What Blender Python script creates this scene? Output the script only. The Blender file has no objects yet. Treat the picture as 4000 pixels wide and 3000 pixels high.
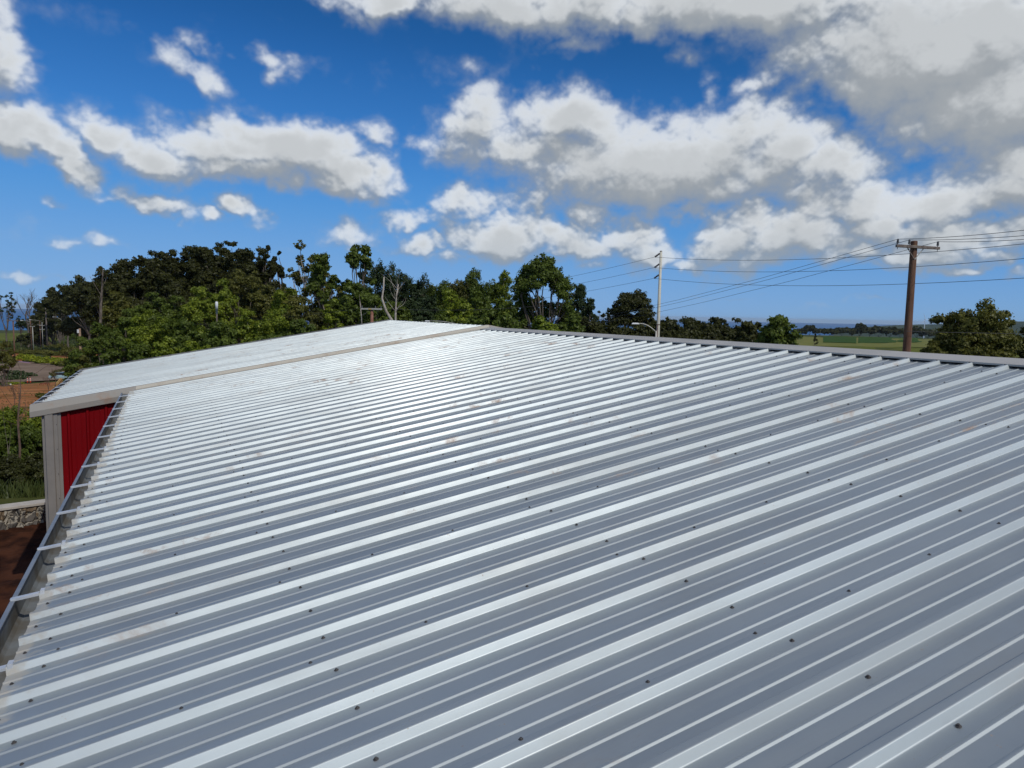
import bpy, math, random
import numpy as np
from mathutils import Vector, Matrix

random.seed(7); RNG = np.random.default_rng(7)
scene = bpy.context.scene
COL = scene.collection

# ------------------------------------------------------------------ camera
F_PX, PIT, ROL, YAW = 2819.47, .0960, .0184, .4463
Fv = np.array([math.sin(YAW)*math.cos(PIT), math.cos(YAW)*math.cos(PIT), -math.sin(PIT)])
_R = np.array([math.cos(YAW), -math.sin(YAW), 0.]); _U = np.cross(_R, Fv)
_c, _s = math.cos(ROL), math.sin(ROL)
Rv = _c*_R + _s*_U; Uv = -_s*_R + _c*_U
cam_d = bpy.data.cameras.new('camera'); cam = bpy.data.objects.new('camera', cam_d); COL.objects.link(cam)
cam_d.sensor_width = 36; cam_d.lens = F_PX/4000*36; cam_d.clip_start = .05; cam_d.clip_end = 60000
m = Matrix.Identity(4)
for i in range(3):
    m[i][0] = Rv[i]; m[i][1] = Uv[i]; m[i][2] = -Fv[i]
cam.matrix_world = m
scene.camera = cam

# ------------------------------------------------------------------ light, sky, exposure
SUN = Vector((.18, -.648, .74)).normalized()
scene.view_settings.view_transform = 'Standard'; scene.view_settings.look = 'None'
scene.view_settings.exposure = -0.2; scene.view_settings.gamma = 1
sd = bpy.data.lights.new('sun', 'SUN'); sd.energy = 2.5; sd.angle = math.radians(.5); sd.color = (1, .96, .9)
so = bpy.data.objects.new('sun', sd); COL.objects.link(so)
so.rotation_euler = SUN.to_track_quat('Z', 'Y').to_euler()

def az_el(px, py):
    d = Fv + (px-2000)/F_PX*Rv - (py-1500)/F_PX*Uv
    d = d/np.linalg.norm(d)
    return math.atan2(d[0], d[1]), math.asin(d[2])

class NT:
    """small helper for wiring nodes"""
    def __init__(s, t): s.t = t; s.n = t.nodes; s.l = t.links
    def new(s, typ, **k):
        n = s.n.new(typ)
        for a, b in k.items(): setattr(n, a, b)
        return n
    def put(s, sock, v):
        if isinstance(v, bpy.types.NodeSocket): s.l.new(v, sock)
        else: sock.default_value = v
    def math(s, op, a, b=0., c=None, clamp=False):
        n = s.new('ShaderNodeMath', operation=op); n.use_clamp = clamp
        s.put(n.inputs[0], a); s.put(n.inputs[1], b)
        if c is not None: s.put(n.inputs[2], c)
        return n.outputs[0]
    def mix(s, f, a, b, typ='RGBA', blend='MIX'):
        n = s.new('ShaderNodeMix', data_type=typ)
        if typ == 'RGBA': n.blend_type = blend
        ins = [i for i in n.inputs if i.enabled]
        s.put(n.inputs[0], f)
        k = {'RGBA': (6, 7), 'FLOAT': (2, 3), 'VECTOR': (4, 5)}[typ]
        s.put(n.inputs[k[0]], a); s.put(n.inputs[k[1]], b)
        return n.outputs[{'RGBA': 2, 'FLOAT': 0, 'VECTOR': 1}[typ]]
    def noise(s, vec, scale, detail=4, rough=.55, dist=0.):
        n = s.new('ShaderNodeTexNoise')
        s.put(n.inputs['Vector'], vec); n.inputs['Scale'].default_value = scale
        n.inputs['Detail'].default_value = detail; n.inputs['Roughness'].default_value = rough
        n.inputs['Distortion'].default_value = dist
        return n
    def smooth(s, v, a, b, lo=0., hi=1.):
        n = s.new('ShaderNodeMapRange', interpolation_type='SMOOTHSTEP')
        s.put(n.inputs[0], v); s.put(n.inputs[1], a); s.put(n.inputs[2], b); s.put(n.inputs[3], lo); s.put(n.inputs[4], hi)
        return n.outputs[0]
    def comb(s, x, y, z=0.):
        n = s.new('ShaderNodeCombineXYZ'); s.put(n.inputs[0], x); s.put(n.inputs[1], y); s.put(n.inputs[2], z)
        return n.outputs[0]

# clouds: where each one stands in the sky (direction), with its angular size
CLOUDS = [  # picture x, y, half width, half height, tilt, strength
 (2500, 660, 640, 175, 0, 1.15), (1900, 510, 130, 130, 0, 1.0), (2220, 480, 260, 105, 0, 1.05), (2080, 590, 300, 120, .1, 1.0), (2950, 560, 300, 150, 0, 1.0),
 (2450, 760, 440, 70, 0, .8),
 (3000, 10, 950, 120, .08, 1.2), (3700, 180, 620, 230, .2, 1.3), (3900, 430, 420, 200, 0, 1.2), (3420, 330, 260, 130, .5, .85),
 (3750, 780, 430, 130, .0, 1.1), (3380, 800, 330, 110, 0, 1.0), (3250, 640, 230, 110, 0, .9), (3950, 620, 300, 160, 0, 1.1),
 (430, 560, 130, 90, .2, .95), (590, 620, 180, 90, .1, .95), (900, 570, 240, 85, 0, 1.05), (1160, 600, 250, 100, .1, 1.05), (1330, 680, 230, 90, .25, 1.1), (1480, 700, 120, 85, .2, .95),
 (1440, 530, 90, 60, 0, .6), (1640, 570, 80, 55, 0, .65), (960, 650, 250, 60, 0, .9),
 (60, 540, 170, 80, .15, 1.0), (220, 620, 160, 60, .55, .95), (10, 240, 105, 170, -.1, 1.0), (80, 200, 60, 90, 0, .45),
 (690, 225, 130, 60, .5, .66), (790, 300, 130, 55, .6, .60), (760, 180, 140, 40, .4, .45), (1120, 255, 150, 40, .0, .56), (1150, 300, 70, 50, -.4, .42),
 (960, 830, 85, 55, .5, .95), (640, 800, 110, 38, .1, .8), (820, 840, 70, 35, .2, .6), (500, 790, 120, 20, .1, .4),
 (1770, 800, 115, 65, .1, .85), (1600, 860, 110, 45, .1, .8), (1960, 930, 230, 70, 0, 1.0), (2230, 940, 190, 55, .05, 1.0), (1900, 790, 130, 60, 0, .6), (1660, 960, 80, 40, 0, .85),
 (1400, 930, 140, 60, 0, .6), (1750, 1010, 110, 40, 0, .5), (2090, 800, 60, 80, 0, .6), (2300, 850, 120, 70, 0, .7), (2680, 840, 150, 50, 0, .7),
 (2540, 1000, 130, 60, 0, .85), (2860, 950, 150, 90, 0, .9), (3120, 930, 200, 90, 0, 1.0), (3450, 890, 150, 70, 0, .85), (2960, 870, 130, 60, 0, .8), (2300, 1020, 80, 35, 0, .4), (2950,1020,150,40,0,.6),
 (3720, 950, 200, 60, 0, .9), (3950, 930, 130, 70, 0, .9), (3540, 1030, 120, 35, 0, .65), (3250, 1020, 130, 35, 0, .55), (3780, 1050, 110, 22, -.2, .55),(3960,1070,60,22,0,.5),
 (1500, -20, 260, 65, 0, .95), (1950, 10, 330, 120, .1, 1.1), (1300, 0, 150, 60, .3, .6), (2350, 60, 330, 70, .1, .9), (2200, 190, 180, 48, -.2, .45), (2640, 180, 130, 55, .4, .45), (2100, 250, 60, 40, -.5, .25),
 (1180, 1000, 160, 30, 0, .35), (2700, 1030, 170, 35, 0, .6), (3020, 1010, 160, 45, 0, .75), (3330, 1000, 170, 40, 0, .7), (2880, 1045, 260, 22, 0, .4), (3640, 1010, 150, 35, 0, .7), (3900, 1010, 150, 40, 0, .75), (3560, 1060, 200, 18, 0, .4), (2120, 990, 120, 30, 0, .6), (2420, 930, 90, 45, 0, .6), (3250, 1190, 300, 12, 0, .3), (2900, 1160, 200, 9, 0, .25),
 (2900, 380, 180, 60, -.3, .6), (2780, 370, 60, 60, 0, .5),
 (225, 950, 80, 32, 0, .62), (390, 945, 85, 30, 0, .56), (165, 760, 65, 34, .2, .5), (110, 1100, 230, 20, 0, .45), (290,1055,50,18,0,.2), (2000, 340, 60, 30, 0, .2),
]
world = bpy.data.worlds.new('World'); scene.world = world; world.use_nodes = True
wt = NT(world.node_tree); wt.n.clear()
sky = wt.new('ShaderNodeTexSky', sky_type='NISHITA'); sky.sun_disc = False
sky.sun_elevation = math.asin(SUN.z); sky.sun_rotation = math.atan2(SUN.x, SUN.y)
sky.altitude = 2000; sky.air_density = 1.0; sky.dust_density = 0; sky.ozone_density = 1.

AZ0, AZ1, EL0, EL1 = YAW-1.05, YAW+1.05, -.10, .80
def grad_noise(shape, cells, rng):
    """smooth gradient noise on a grid, cells = (rows, columns) of the lattice"""
    gy, gx = cells; th = rng.random((gy+2, gx+2)).astype(np.float32)*6.2832; GX, GY = np.cos(th), np.sin(th)
    y = np.linspace(0, gy-1e-4, shape[0]); x = np.linspace(0, gx-1e-4, shape[1]); iy = y.astype(int); ix = x.astype(int)
    fy = (y-iy).astype(np.float32); fx = (x-ix).astype(np.float32); uy = (fy**3*(fy*(6*fy-15)+10))[:, None]; ux = (fx**3*(fx*(6*fx-15)+10))[None, :]
    iy = iy[:, None]; ix = ix[None, :]; fy = fy[:, None]; fx = fx[None, :]
    def c(a, b): return GX[iy+a, ix+b]*(fx-b)+GY[iy+a, ix+b]*(fy-a)
    return (c(0, 0)*(1-ux)+c(0, 1)*ux)*(1-uy)+(c(1, 0)*(1-ux)+c(1, 1)*ux)*uy
def fbm(shape, base, octs, gain, rng, billow=False):
    out = np.zeros(shape, np.float32); a = 1.; tot = 0
    for o_ in range(octs):
        k_ = base*2.07**o_; n_ = grad_noise(shape, (max(2, int(k_*shape[0]/shape[1]*1.25)), int(k_)), rng)
        if billow: n_ = np.abs(n_)*2.6-.42
        out += a*n_; tot += a; a *= gain
    return out/tot
def cloud_image():
    """where the clouds stand (red) and how far each point is lit (green), as a chart of azimuth and elevation"""
    W_, H_ = 2400, 1028; rng = np.random.default_rng(21); shp = (H_, W_)
    A_, E_ = np.meshgrid(np.linspace(AZ0, AZ1, W_), np.linspace(EL0, EL1, H_))
    wx = fbm(shp, 16, 3, .55, rng)*.060+fbm(shp, 70, 3, .6, rng)*.022; wy = fbm(shp, 16, 3, .55, rng)*.040+fbm(shp, 70, 3, .6, rng)*.016
    A2 = A_+wx; E2 = E_+wy; acc = np.full(shp, -1.2, np.float32)
    for (x, y, rx, ry, tilt, wgt) in CLOUDS:
        if y > 860 and x > 2350 and wgt > .35: wgt += .22; ry *= 1.2   # the low banks on the right stand thick
        a, e = az_el(x, y); r0 = F_PX*math.sqrt(1+((x-2000)**2+(y-1500)**2)/F_PX**2); rot = -(-tilt-.018)
        u = A2-a; v = E2-e; c_, s_ = math.cos(rot), math.sin(rot); u2 = u*c_-v*s_; v2 = u*s_+v*c_
        # flat-bottomed, heaped above
        u2 = u2/(rx/r0*1.12); v2 = v2/(ry/r0*1.15); v2 = np.where(v2 < 0, v2*1.2, v2*.95)
        f = wgt*1.22*np.exp(-.95*(u2*u2+v2*v2))-.41
        k = .10; h = np.clip(.5+.5*(f-acc)/k, 0, 1); acc = acc*(1-h)+f*h+k*h*(1-h)
    d = acc + (.45+.55*np.clip((acc+.44)*2.2, 0, 1))*(fbm(shp, 30, 6, .52, rng, True)*.50 + fbm(shp, 15, 7, .58, rng)*1.05) + .02
    # light from high behind the camera: brighter where the cloud thins upward, grey on undersides
    H2 = np.zeros(shp, np.float32); dl = d+.0
    for st, wg in (5, .20), (16, .40), (44, .62):
        up = np.vstack([dl[st:], np.repeat(dl[-1:], st, 0)]); up = np.hstack([up[:, st//3:], np.repeat(up[:, -1:], st//3, 1)]) if st//3 else up
        H2 += wg*np.clip((np.clip(dl, 0, 2)-np.clip(up, 0, 2))*(2.6 if st < 10 else 1.5), -1, 1)
    return d, H2
def make_chart():
    d, l = cloud_image(); H_, W_ = d.shape
    px = np.zeros((H_, W_, 4), np.float32); px[..., 0] = np.clip(d*.25+.5, 0, 1); px[..., 1] = l*.5+.5; px[..., 3] = 1
    im = bpy.data.images.new('cloud_chart', W_, H_, float_buffer=True, is_data=True); im.pixels.foreach_set(px.ravel()); im.update(); im.pack(); return im
CHART = make_chart()
tc = wt.new('ShaderNodeTexCoord'); sp = wt.new('ShaderNodeSeparateXYZ'); wt.l.new(tc.outputs['Generated'], sp.inputs[0])
az = wt.math('ARCTAN2', sp.outputs[0], sp.outputs[1]); el = wt.math('ARCSINE', sp.outputs[2])
uu = wt.math('MULTIPLY', wt.math('SUBTRACT', az, AZ0), 1/(AZ1-AZ0)); vv = wt.math('MULTIPLY', wt.math('SUBTRACT', el, EL0), 1/(EL1-EL0))
it = wt.new('ShaderNodeTexImage', interpolation='Cubic', extension='EXTEND'); it.image = CHART
wt.l.new(wt.comb(uu, vv), it.inputs['Vector']); sc0 = wt.new('ShaderNodeSeparateColor'); wt.l.new(it.outputs[0], sc0.inputs[0])
d0 = wt.math('MULTIPLY', wt.math('SUBTRACT', sc0.outputs[0], .5), 4.); l0 = wt.math('MULTIPLY', wt.math('SUBTRACT', sc0.outputs[1], .5), 2.)
# unseen broken cloud added to the rest of the sky, for the metal to reflect
far_ = wt.math('MAXIMUM', wt.smooth(wt.math('ABSOLUTE', wt.math('SUBTRACT', az, YAW)), .75, 1.0), wt.smooth(el, .52, .70))
gv = wt.noise(tc.outputs['Generated'], 2.6, 6, .58); gen = wt.math('MULTIPLY', wt.math('SUBTRACT', gv.outputs[0], .50), 5.)
d0 = wt.mix(far_, d0, gen, 'FLOAT'); l0 = wt.mix(far_, l0, .25, 'FLOAT')
alpha = wt.smooth(d0, -.22, .46)
alpha = wt.math('MULTIPLY', alpha, wt.smooth(d0, .0, .8, .66, .99))
lit = wt.smooth(l0, -.38, .62)
thick = wt.smooth(d0, .30, 1.1)
ccol = wt.mix(lit, (3.0, 3.45, 4.0, 1), (8.3, 8.7, 9.1, 1))
ccol = wt.mix(wt.math('MULTIPLY', thick, .58), ccol, (4.4, 4.6, 4.7, 1))
loww = wt.smooth(el, .0, .14, .35, 0.)
ccol = wt.mix(loww, ccol, (2.6, 4.2, 6.2, 1))
# the photograph's own deep blue: a tone curve on the sky model, the same in every direction
sc_ = wt.new('ShaderNodeVectorMath', operation='SCALE'); wt.l.new(sky.outputs[0], sc_.inputs[0]); sc_.inputs[3].default_value = .1
rc = wt.new('ShaderNodeRGBCurve'); wt.l.new(sc_.outputs[0], rc.inputs['Color'])
for ci, P_ in enumerate(([(0, 0), (.118, .014), (.171, .034), (.295, .085), (.49, .16), (.70, .205), (1, .24)],
                         [(0, 0), (.196, .10), (.276, .175), (.45, .30), (.67, .38), (.83, .415), (1, .44)],
                         [(0, 0), (.346, .315), (.46, .50), (.65, .70), (.77, .745), (1, .78)])):
    cv = rc.mapping.curves[ci]; cv.points[0].location = P_[0]; cv.points[1].location = P_[-1]
    for p_ in P_[1:-1]: cv.points.new(*p_)
rc.mapping.update()
sc2 = wt.new('ShaderNodeVectorMath', operation='SCALE'); wt.l.new(rc.outputs[0], sc2.inputs[0]); sc2.inputs[3].default_value = 10.
skyc = sc2.outputs[0]
world.cycles.sampling_method = 'MANUAL'; world.cycles.sample_map_resolution = 256
alpha = wt.math('MULTIPLY', alpha, wt.smooth(el, -.002, .03))
fin = wt.mix(alpha, skyc, ccol)
bg = wt.new('ShaderNodeBackground'); bg.inputs[1].default_value = .106
wt.l.new(fin, bg.inputs[0]); wo = wt.new('ShaderNodeOutputWorld'); wt.l.new(bg.outputs[0], wo.inputs[0])

# ------------------------------------------------------------------ terrain function and placing helpers
RK = np.array([0, 24, 60, 100, 175, 240, 350, 600, 1300, 2500, 3600, 30000.])
ZL = np.array([-6, -6, -8.6, -11.2, -15, -15.3, -18, -24, -40, -70, -106, -300.])
ZR = np.array([-6, -6, -8.6, -11.2, -14, -14.8, -16.4, -18.5, -25, -50, -104, -300.])
def ground(x, y):
    r = math.hypot(x, y); a = math.atan2(x, y)
    k = min(1, max(0, (a-.1)/.5)); k = k*k*(3-2*k)
    zz = []
    for Z in (ZL, ZR):   # smoothed piecewise profile
        w = max(1.5, r*.07); zz.append((np.interp(r-w, RK, Z)+np.interp(r, RK, Z)+np.interp(r+w, RK, Z))/3)
    b = .25*math.sin(x*.11+1)*math.sin(y*.09)*min(1, max(0, (r-24)/20))
    return zz[0]*(1-k)+zz[1]*k + b
def ray(px, py):
    return Fv + (px-2000)/F_PX*Rv - (py-1500)/F_PX*Uv      # depth 1 along the view axis
def at(px, py, z): return Vector(ray(px, py)*z)
def gp(px, py, lift=0.):
    """point of the ground seen at a picture position"""
    d = ray(px, py); t = 8.; step = 1.
    while t < 9000:
        p = d*t
        if p[2] < ground(p[0], p[1])+lift:
            a, b = t-step, t
            for _ in range(18):
                c = (a+b)/2; p = d*c
                if p[2] < ground(p[0], p[1])+lift: b = c
                else: a = c
            p = d*b; return Vector((p[0], p[1], ground(p[0], p[1])+lift))
        step = max(.5, t*.02); t += step
    p = d*9000; return Vector(p)
def on_ground(px, z):
    """ground point in the direction of a picture column, at a distance z"""
    hy = 1199+.018*px
    p = ray(px, hy)*z
    return Vector((p[0], p[1], ground(p[0], p[1])))

# ------------------------------------------------------------------ object helpers
def tag(o, label=None, cat=None, group=None, kind=None):
    if label: o['label'] = label
    if cat: o['category'] = cat
    if group: o['group'] = group
    if kind: o['kind'] = kind
    return o
def empty(name, loc, rz=0, **k):
    o = bpy.data.objects.new(name, None); COL.objects.link(o); o.location = loc; o.rotation_euler = (0, 0, rz)
    o.empty_display_size = .3
    return tag(o, **k)
class MB:
    def __init__(s): s.v = []; s.f = []; s.m = []
    def add(s, verts, faces, mi=0):
        b = len(s.v); s.v += [tuple(v) for v in verts]; s.f += [tuple(i+b for i in f) for f in faces]; s.m += [mi]*len(faces); return s
    def box(s, c, size, rz=0., mi=0, taper=1., tilt=None):
        hx, hy, hz = [a/2 for a in size]; P = []
        for z, k in ((-hz, 1), (hz, taper)):
            for x, y in ((-hx*k, -hy*k), (hx*k, -hy*k), (hx*k, hy*k), (-hx*k, hy*k)):
                p = Vector((x, y, z))
                if tilt is not None: p = tilt @ p
                p = Matrix.Rotation(rz, 3, 'Z') @ p; P.append(p+Vector(c))
        return s.add(P, [(3, 2, 1, 0), (4, 5, 6, 7), (0, 1, 5, 4), (1, 2, 6, 5), (2, 3, 7, 6), (3, 0, 4, 7)], mi)
    def tube(s, pts, rad, n=8, cap=True, mi=0):
        pts = [Vector(p) for p in pts]
        if not hasattr(rad, '__len__'): rad = [rad]*len(pts)
        V = []; 
        for i, p in enumerate(pts):
            t = (pts[min(i+1, len(pts)-1)]-pts[max(i-1, 0)]).normalized()
            a = Vector((0, 0, 1)) if abs(t.z) < .9 else Vector((1, 0, 0))
            u = t.cross(a).normalized(); w = t.cross(u).normalized()
            for k in range(n):
                q = 2*math.pi*k/n; V.append(p+(u*math.cos(q)+w*math.sin(q))*rad[i])
        Fc = [(i*n+k, i*n+(k+1) % n, (i+1)*n+(k+1) % n, (i+1)*n+k) for i in range(len(pts)-1) for k in range(n)]
        if cap: Fc += [tuple(range(n-1, -1, -1)), tuple((len(pts)-1)*n+k for k in range(n))]
        return s.add(V, Fc, mi)
    def lathe(s, prof, c=(0, 0, 0), n=12, mi=0):
        V = [(c[0]+r*math.cos(2*math.pi*k/n), c[1]+r*math.sin(2*math.pi*k/n), c[2]+z) for r, z in prof for k in range(n)]
        Fc = [(i*n+k, i*n+(k+1) % n, (i+1)*n+(k+1) % n, (i+1)*n+k) for i in range(len(prof)-1) for k in range(n)]
        Fc += [tuple(range(n-1, -1, -1)), tuple((len(prof)-1)*n+k for k in range(n))]
        return s.add(V, Fc, mi)
    def build(s, name, mats, parent=None, smooth=False, bevel=0, origin=None):
        me = bpy.data.meshes.new(name); vs = s.v
        if origin is not None: vs = [(v[0]-origin[0], v[1]-origin[1], v[2]-origin[2]) for v in vs]
        me.from_pydata(vs, [], s.f)
        if not isinstance(mats, (list, tuple)): mats = [mats]
        for m_ in mats: me.materials.append(m_)
        if any(s.m): me.polygons.foreach_set('material_index', s.m)
        if smooth: me.polygons.foreach_set('use_smooth', [True]*len(me.polygons))
        o = bpy.data.objects.new(name, me); COL.objects.link(o)
        if origin is not None: o.location = origin
        if parent is not None: o.parent = parent
        if bevel:
            b = o.modifiers.new('bevel', 'BEVEL'); b.width = bevel; b.segments = 2; b.limit_method = 'ANGLE'
        me.update()
        return o
def np_mesh(name, V, Fq, mats, parent=None, smooth=False, attr=None):
    me = bpy.data.meshes.new(name); nv, nf = len(V), len(Fq); k = Fq.shape[1]
    me.vertices.add(nv); me.vertices.foreach_set('co', V.astype(np.float32).ravel())
    me.loops.add(nf*k); me.loops.foreach_set('vertex_index', Fq.astype(np.int32).ravel())
    me.polygons.add(nf); me.polygons.foreach_set('loop_start', np.arange(0, nf*k, k, dtype=np.int32))
    if smooth: me.polygons.foreach_set('use_smooth', np.ones(nf, bool))
    for m_ in (mats if isinstance(mats, (list, tuple)) else [mats]): me.materials.append(m_)
    me.update(calc_edges=True)
    if attr is not None:
        a = me.attributes.new('shade', 'FLOAT', 'FACE'); a.data.foreach_set('value', attr.astype(np.float32))
    o = bpy.data.objects.new(name, me); COL.objects.link(o)
    if parent is not None: o.parent = parent
    return o

# ------------------------------------------------------------------ materials
def srgb(r, g, b):
    return tuple(((c/255+.055)/1.055)**2.4 if c > 10 else c/255/12.92 for c in (r, g, b))+(1,)
def mat(name, col, col2=None, rough=.6, metal=0., scale=3., lo=.35, hi=.65, bump=0., bscale=None, coord='Object', detail=5, stretch=None, spec=.5):
    M = bpy.data.materials.new(name); M.use_nodes = True; t = NT(M.node_tree); p = t.n['Principled BSDF']
    p.inputs['Roughness'].default_value = rough; p.inputs['Metallic'].default_value = metal; p.inputs['Specular IOR Level'].default_value = spec
    tcn = t.new('ShaderNodeTexCoord'); vec = tcn.outputs[coord]
    if stretch:
        mp = t.new('ShaderNodeMapping'); mp.inputs[3].default_value = stretch; t.l.new(vec, mp.inputs[0]); vec = mp.outputs[0]
    if col2 is not None:
        nz = t.noise(vec, scale, detail)
        c = t.mix(t.smooth(nz.outputs[0], lo, hi), col, col2); t.l.new(c, p.inputs['Base Color'])
    else: p.inputs['Base Color'].default_value = col
    if bump:
        nb = t.noise(vec, bscale or scale*4, 4); b = t.new('ShaderNodeBump'); b.inputs['Strength'].default_value = bump
        b.inputs['Distance'].default_value = .02; t.l.new(nb.outputs[0], b.inputs['Height']); t.l.new(b.outputs[0], p.inputs['Normal'])
    return M

def roof_metal(name, rough=.60):
    M = bpy.data.materials.new(name); M.use_nodes = True; t = NT(M.node_tree); p = t.n['Principled BSDF']
    tcn = t.new('ShaderNodeTexCoord'); P = tcn.outputs['Object']
    mp = t.new('ShaderNodeMapping'); mp.inputs[3].default_value = (.5, 1.6, 1); t.l.new(P, mp.inputs[0])
    base = t.mix(t.noise(mp.outputs[0], 1.6, 5).outputs[0], (.46, .505, .51, 1), (.54, .585, .585, 1))
    # long faint water and dust streaks down the slope
    mp3 = t.new('ShaderNodeMapping'); mp3.inputs[3].default_value = (.22, 7., 1); t.l.new(P, mp3.inputs[0]); n7 = t.noise(mp3.outputs[0], 1.4, 6, .62)
    stk = t.smooth(n7.outputs[0], .44, .74); base = t.mix(t.math('MULTIPLY', stk, .22), base, (.33, .335, .32, 1))
    n8 = t.noise(P, .9, 6, .7); base = t.mix(t.math('MULTIPLY', t.smooth(n8.outputs[0], .45, .7), .18), base, (.36, .33, .28, 1))
    sy_ = t.new('ShaderNodeSeparateXYZ'); t.l.new(P, sy_.inputs[0])
    wn = t.new('ShaderNodeTexWhiteNoise', noise_dimensions='1D'); t.l.new(t.math('FLOOR', t.math('DIVIDE', t.math('SUBTRACT', sy_.outputs[1], .055), .9144)), wn.inputs['W'])
    base = t.mix(1., base, t.comb(*[t.math('ADD', .95, t.math('MULTIPLY', wn.outputs['Value'], .09))]*3), 'RGBA', 'MULTIPLY')
    mp2 = t.new('ShaderNodeMapping'); mp2.inputs[3].default_value = (1., 2.2, 1); t.l.new(P, mp2.inputs[0])
    n1 = t.noise(mp2.outputs[0], 2.3, 8, .72, .3); n2 = t.noise(P, .45, 2)
    dirt = t.math('MULTIPLY', t.smooth(n1.outputs[0], .56, .72), t.smooth(n2.outputs[0], .40, .62))
    n5 = t.noise(P, 38, 3, .6); specks = t.math('MULTIPLY', t.smooth(n5.outputs[0], .70, .78), .5)
    dirt = t.math('MAXIMUM', t.math('MULTIPLY', dirt, .75), specks)
    # rust-coloured wash-off along the eave, where water has stood
    at_ = t.new('ShaderNodeAttribute', attribute_name='eave_dist'); n6 = t.noise(P, 14, 4)
    ev = t.smooth(t.math('ADD', at_.outputs['Fac'], t.math('MULTIPLY', t.math('SUBTRACT', n6.outputs[0], .5), .38)), .10, -.02)
    c = t.mix(dirt, base, (.40, .25, .15, 1)); c = t.mix(t.math('MULTIPLY', ev, .5), c, (.44, .36, .25, 1))
    t.l.new(c, p.inputs['Base Color'])
    dd = t.math('MAXIMUM', t.math('MAXIMUM', dirt, t.math('MULTIPLY', stk, .16)), t.math('MULTIPLY', ev, .7))
    t.l.new(t.math('SUBTRACT', .82, t.math('MULTIPLY', dd, .75)), p.inputs['Metallic'])
    nr = t.noise(P, 5, 4); t.l.new(t.math('ADD', t.math('ADD', rough-.06, t.math('MULTIPLY', nr.outputs[0], .12)), t.math('MULTIPLY', dd, .25)), p.inputs['Roughness'])
    p.inputs['Coat Weight'].default_value = .12; p.inputs['Coat Roughness'].default_value = .22
    nb = t.noise(mp.outputs[0], 3.2, 2); b = t.new('ShaderNodeBump'); b.inputs['Strength'].default_value = .12; b.inputs['Distance'].default_value = .01
    nb2 = t.noise(P, 260, 2); t.l.new(t.math('ADD', nb.outputs[0], t.math('MULTIPLY', nb2.outputs[0], .012)), b.inputs['Height'])
    t.l.new(b.outputs[0], p.inputs['Normal'])
    return M
M_roof = roof_metal('galvalume_sheet')
M_trim = mat('taupe_trim_paint', (.24, .22, .195, 1), (.27, .245, .215, 1), rough=.5, scale=3, bump=.05)
M_trimdirt = mat('taupe_trim_dusty', (.30, .275, .235, 1), (.30, .20, .135, 1), rough=.6, scale=4, lo=.5, hi=.8)
M_trimlit = mat('lit_trim_dusty', (.46, .42, .34, 1), (.34, .24, .16, 1), rough=.6, scale=3.5, lo=.5, hi=.85)  # trim colour with sunlight put into a paler base; brown patches are dust
M_cap = mat('grey_ridge_cap_paint', (.39, .375, .335, 1), (.47, .45, .41, 1), rough=.5, scale=1.2, bump=.05)
M_gutter = mat('gutter_steel', (.25, .27, .275, 1), (.17, .155, .125, 1), rough=.55, metal=.25, scale=5)
M_lip = mat('gutter_lip_steel', (.27, .29, .30, 1), (.35, .365, .37, 1), rough=.4, metal=.5, scale=6)
M_strap = mat('white_strap_steel', (.55, .58, .61, 1), (.68, .69, .7, 1), rough=.4, metal=.3, scale=10)
M_red = mat('red_wall_paint', (.18, .001, .003, 1), (.21, .0015, .004, 1), rough=.6, scale=.8, bump=.04, spec=.12)
M_screw = mat('screw_steel', (.055, .05, .05, 1), (.12, .11, .10, 1), rough=.5, metal=.4, scale=60)
M_dark = mat('foam_closure', (.015, .015, .016, 1), rough=.9)
M_wood = mat('creosote_wood', (.11, .048, .026, 1), (.20, .105, .062, 1), rough=.85, scale=3, stretch=(5, 5, .35), bump=.4, bscale=14)
M_wood2 = mat('grey_weathered_wood', (.13, .10, .085, 1), (.22, .18, .15, 1), rough=.85, scale=4, bump=.2)
M_pole = mat('pale_pole_paint', (.55, .52, .42, 1), (.66, .63, .52, 1), rough=.6, scale=2, stretch=(2, 2, .3))
M_stain = mat('dark_pole_pipe', (.12, .07, .06, 1), (.2, .15, .13, 1), rough=.7, scale=5)
M_insul = mat('brown_insulator', (.06, .04, .035, 1), rough=.3)
M_insg = mat('grey_insulator', (.13, .13, .13, 1), rough=.35)
M_galv = mat('galvanised_arm', (.42, .40, .34, 1), (.5, .48, .42, 1), rough=.5, metal=.2, scale=8)
M_white = mat('white_shell', (.78, .79, .78, 1), (.68, .69, .68, 1), rough=.5, scale=4)
M_wire = mat('aluminium_wire', (.05, .05, .055, 1), rough=.6)
M_yel = mat('yellow_tag_paint', (.55, .42, .12, 1), (.35, .26, .1, 1), rough=.6, scale=40)
M_bark = mat('grey_brown_bark', (.085, .065, .05, 1), (.19, .155, .12, 1), rough=.95, scale=2.5, stretch=(3, 3, .7), bump=.4)
M_pale = mat('pale_dead_wood', (.30, .25, .20, 1), (.46, .41, .35, 1), rough=.9, scale=2.5, bump=.3)
M_twig = mat('brown_twig', (.09, .055, .035, 1), (.16, .10, .07, 1), rough=.95, scale=3)
M_rock = None
M_asph = mat('brown_driveway', (.19, .135, .095, 1), (.245, .18, .13, 1), rough=.9, scale=.12, bump=.1, coord='Object', spec=.03)
M_rsoil = mat('red_orange_soil', (.32, .12, .045, 1), (.42, .18, .075, 1), rough=.95, scale=.15, bump=.3, bscale=2, spec=.03)
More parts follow.
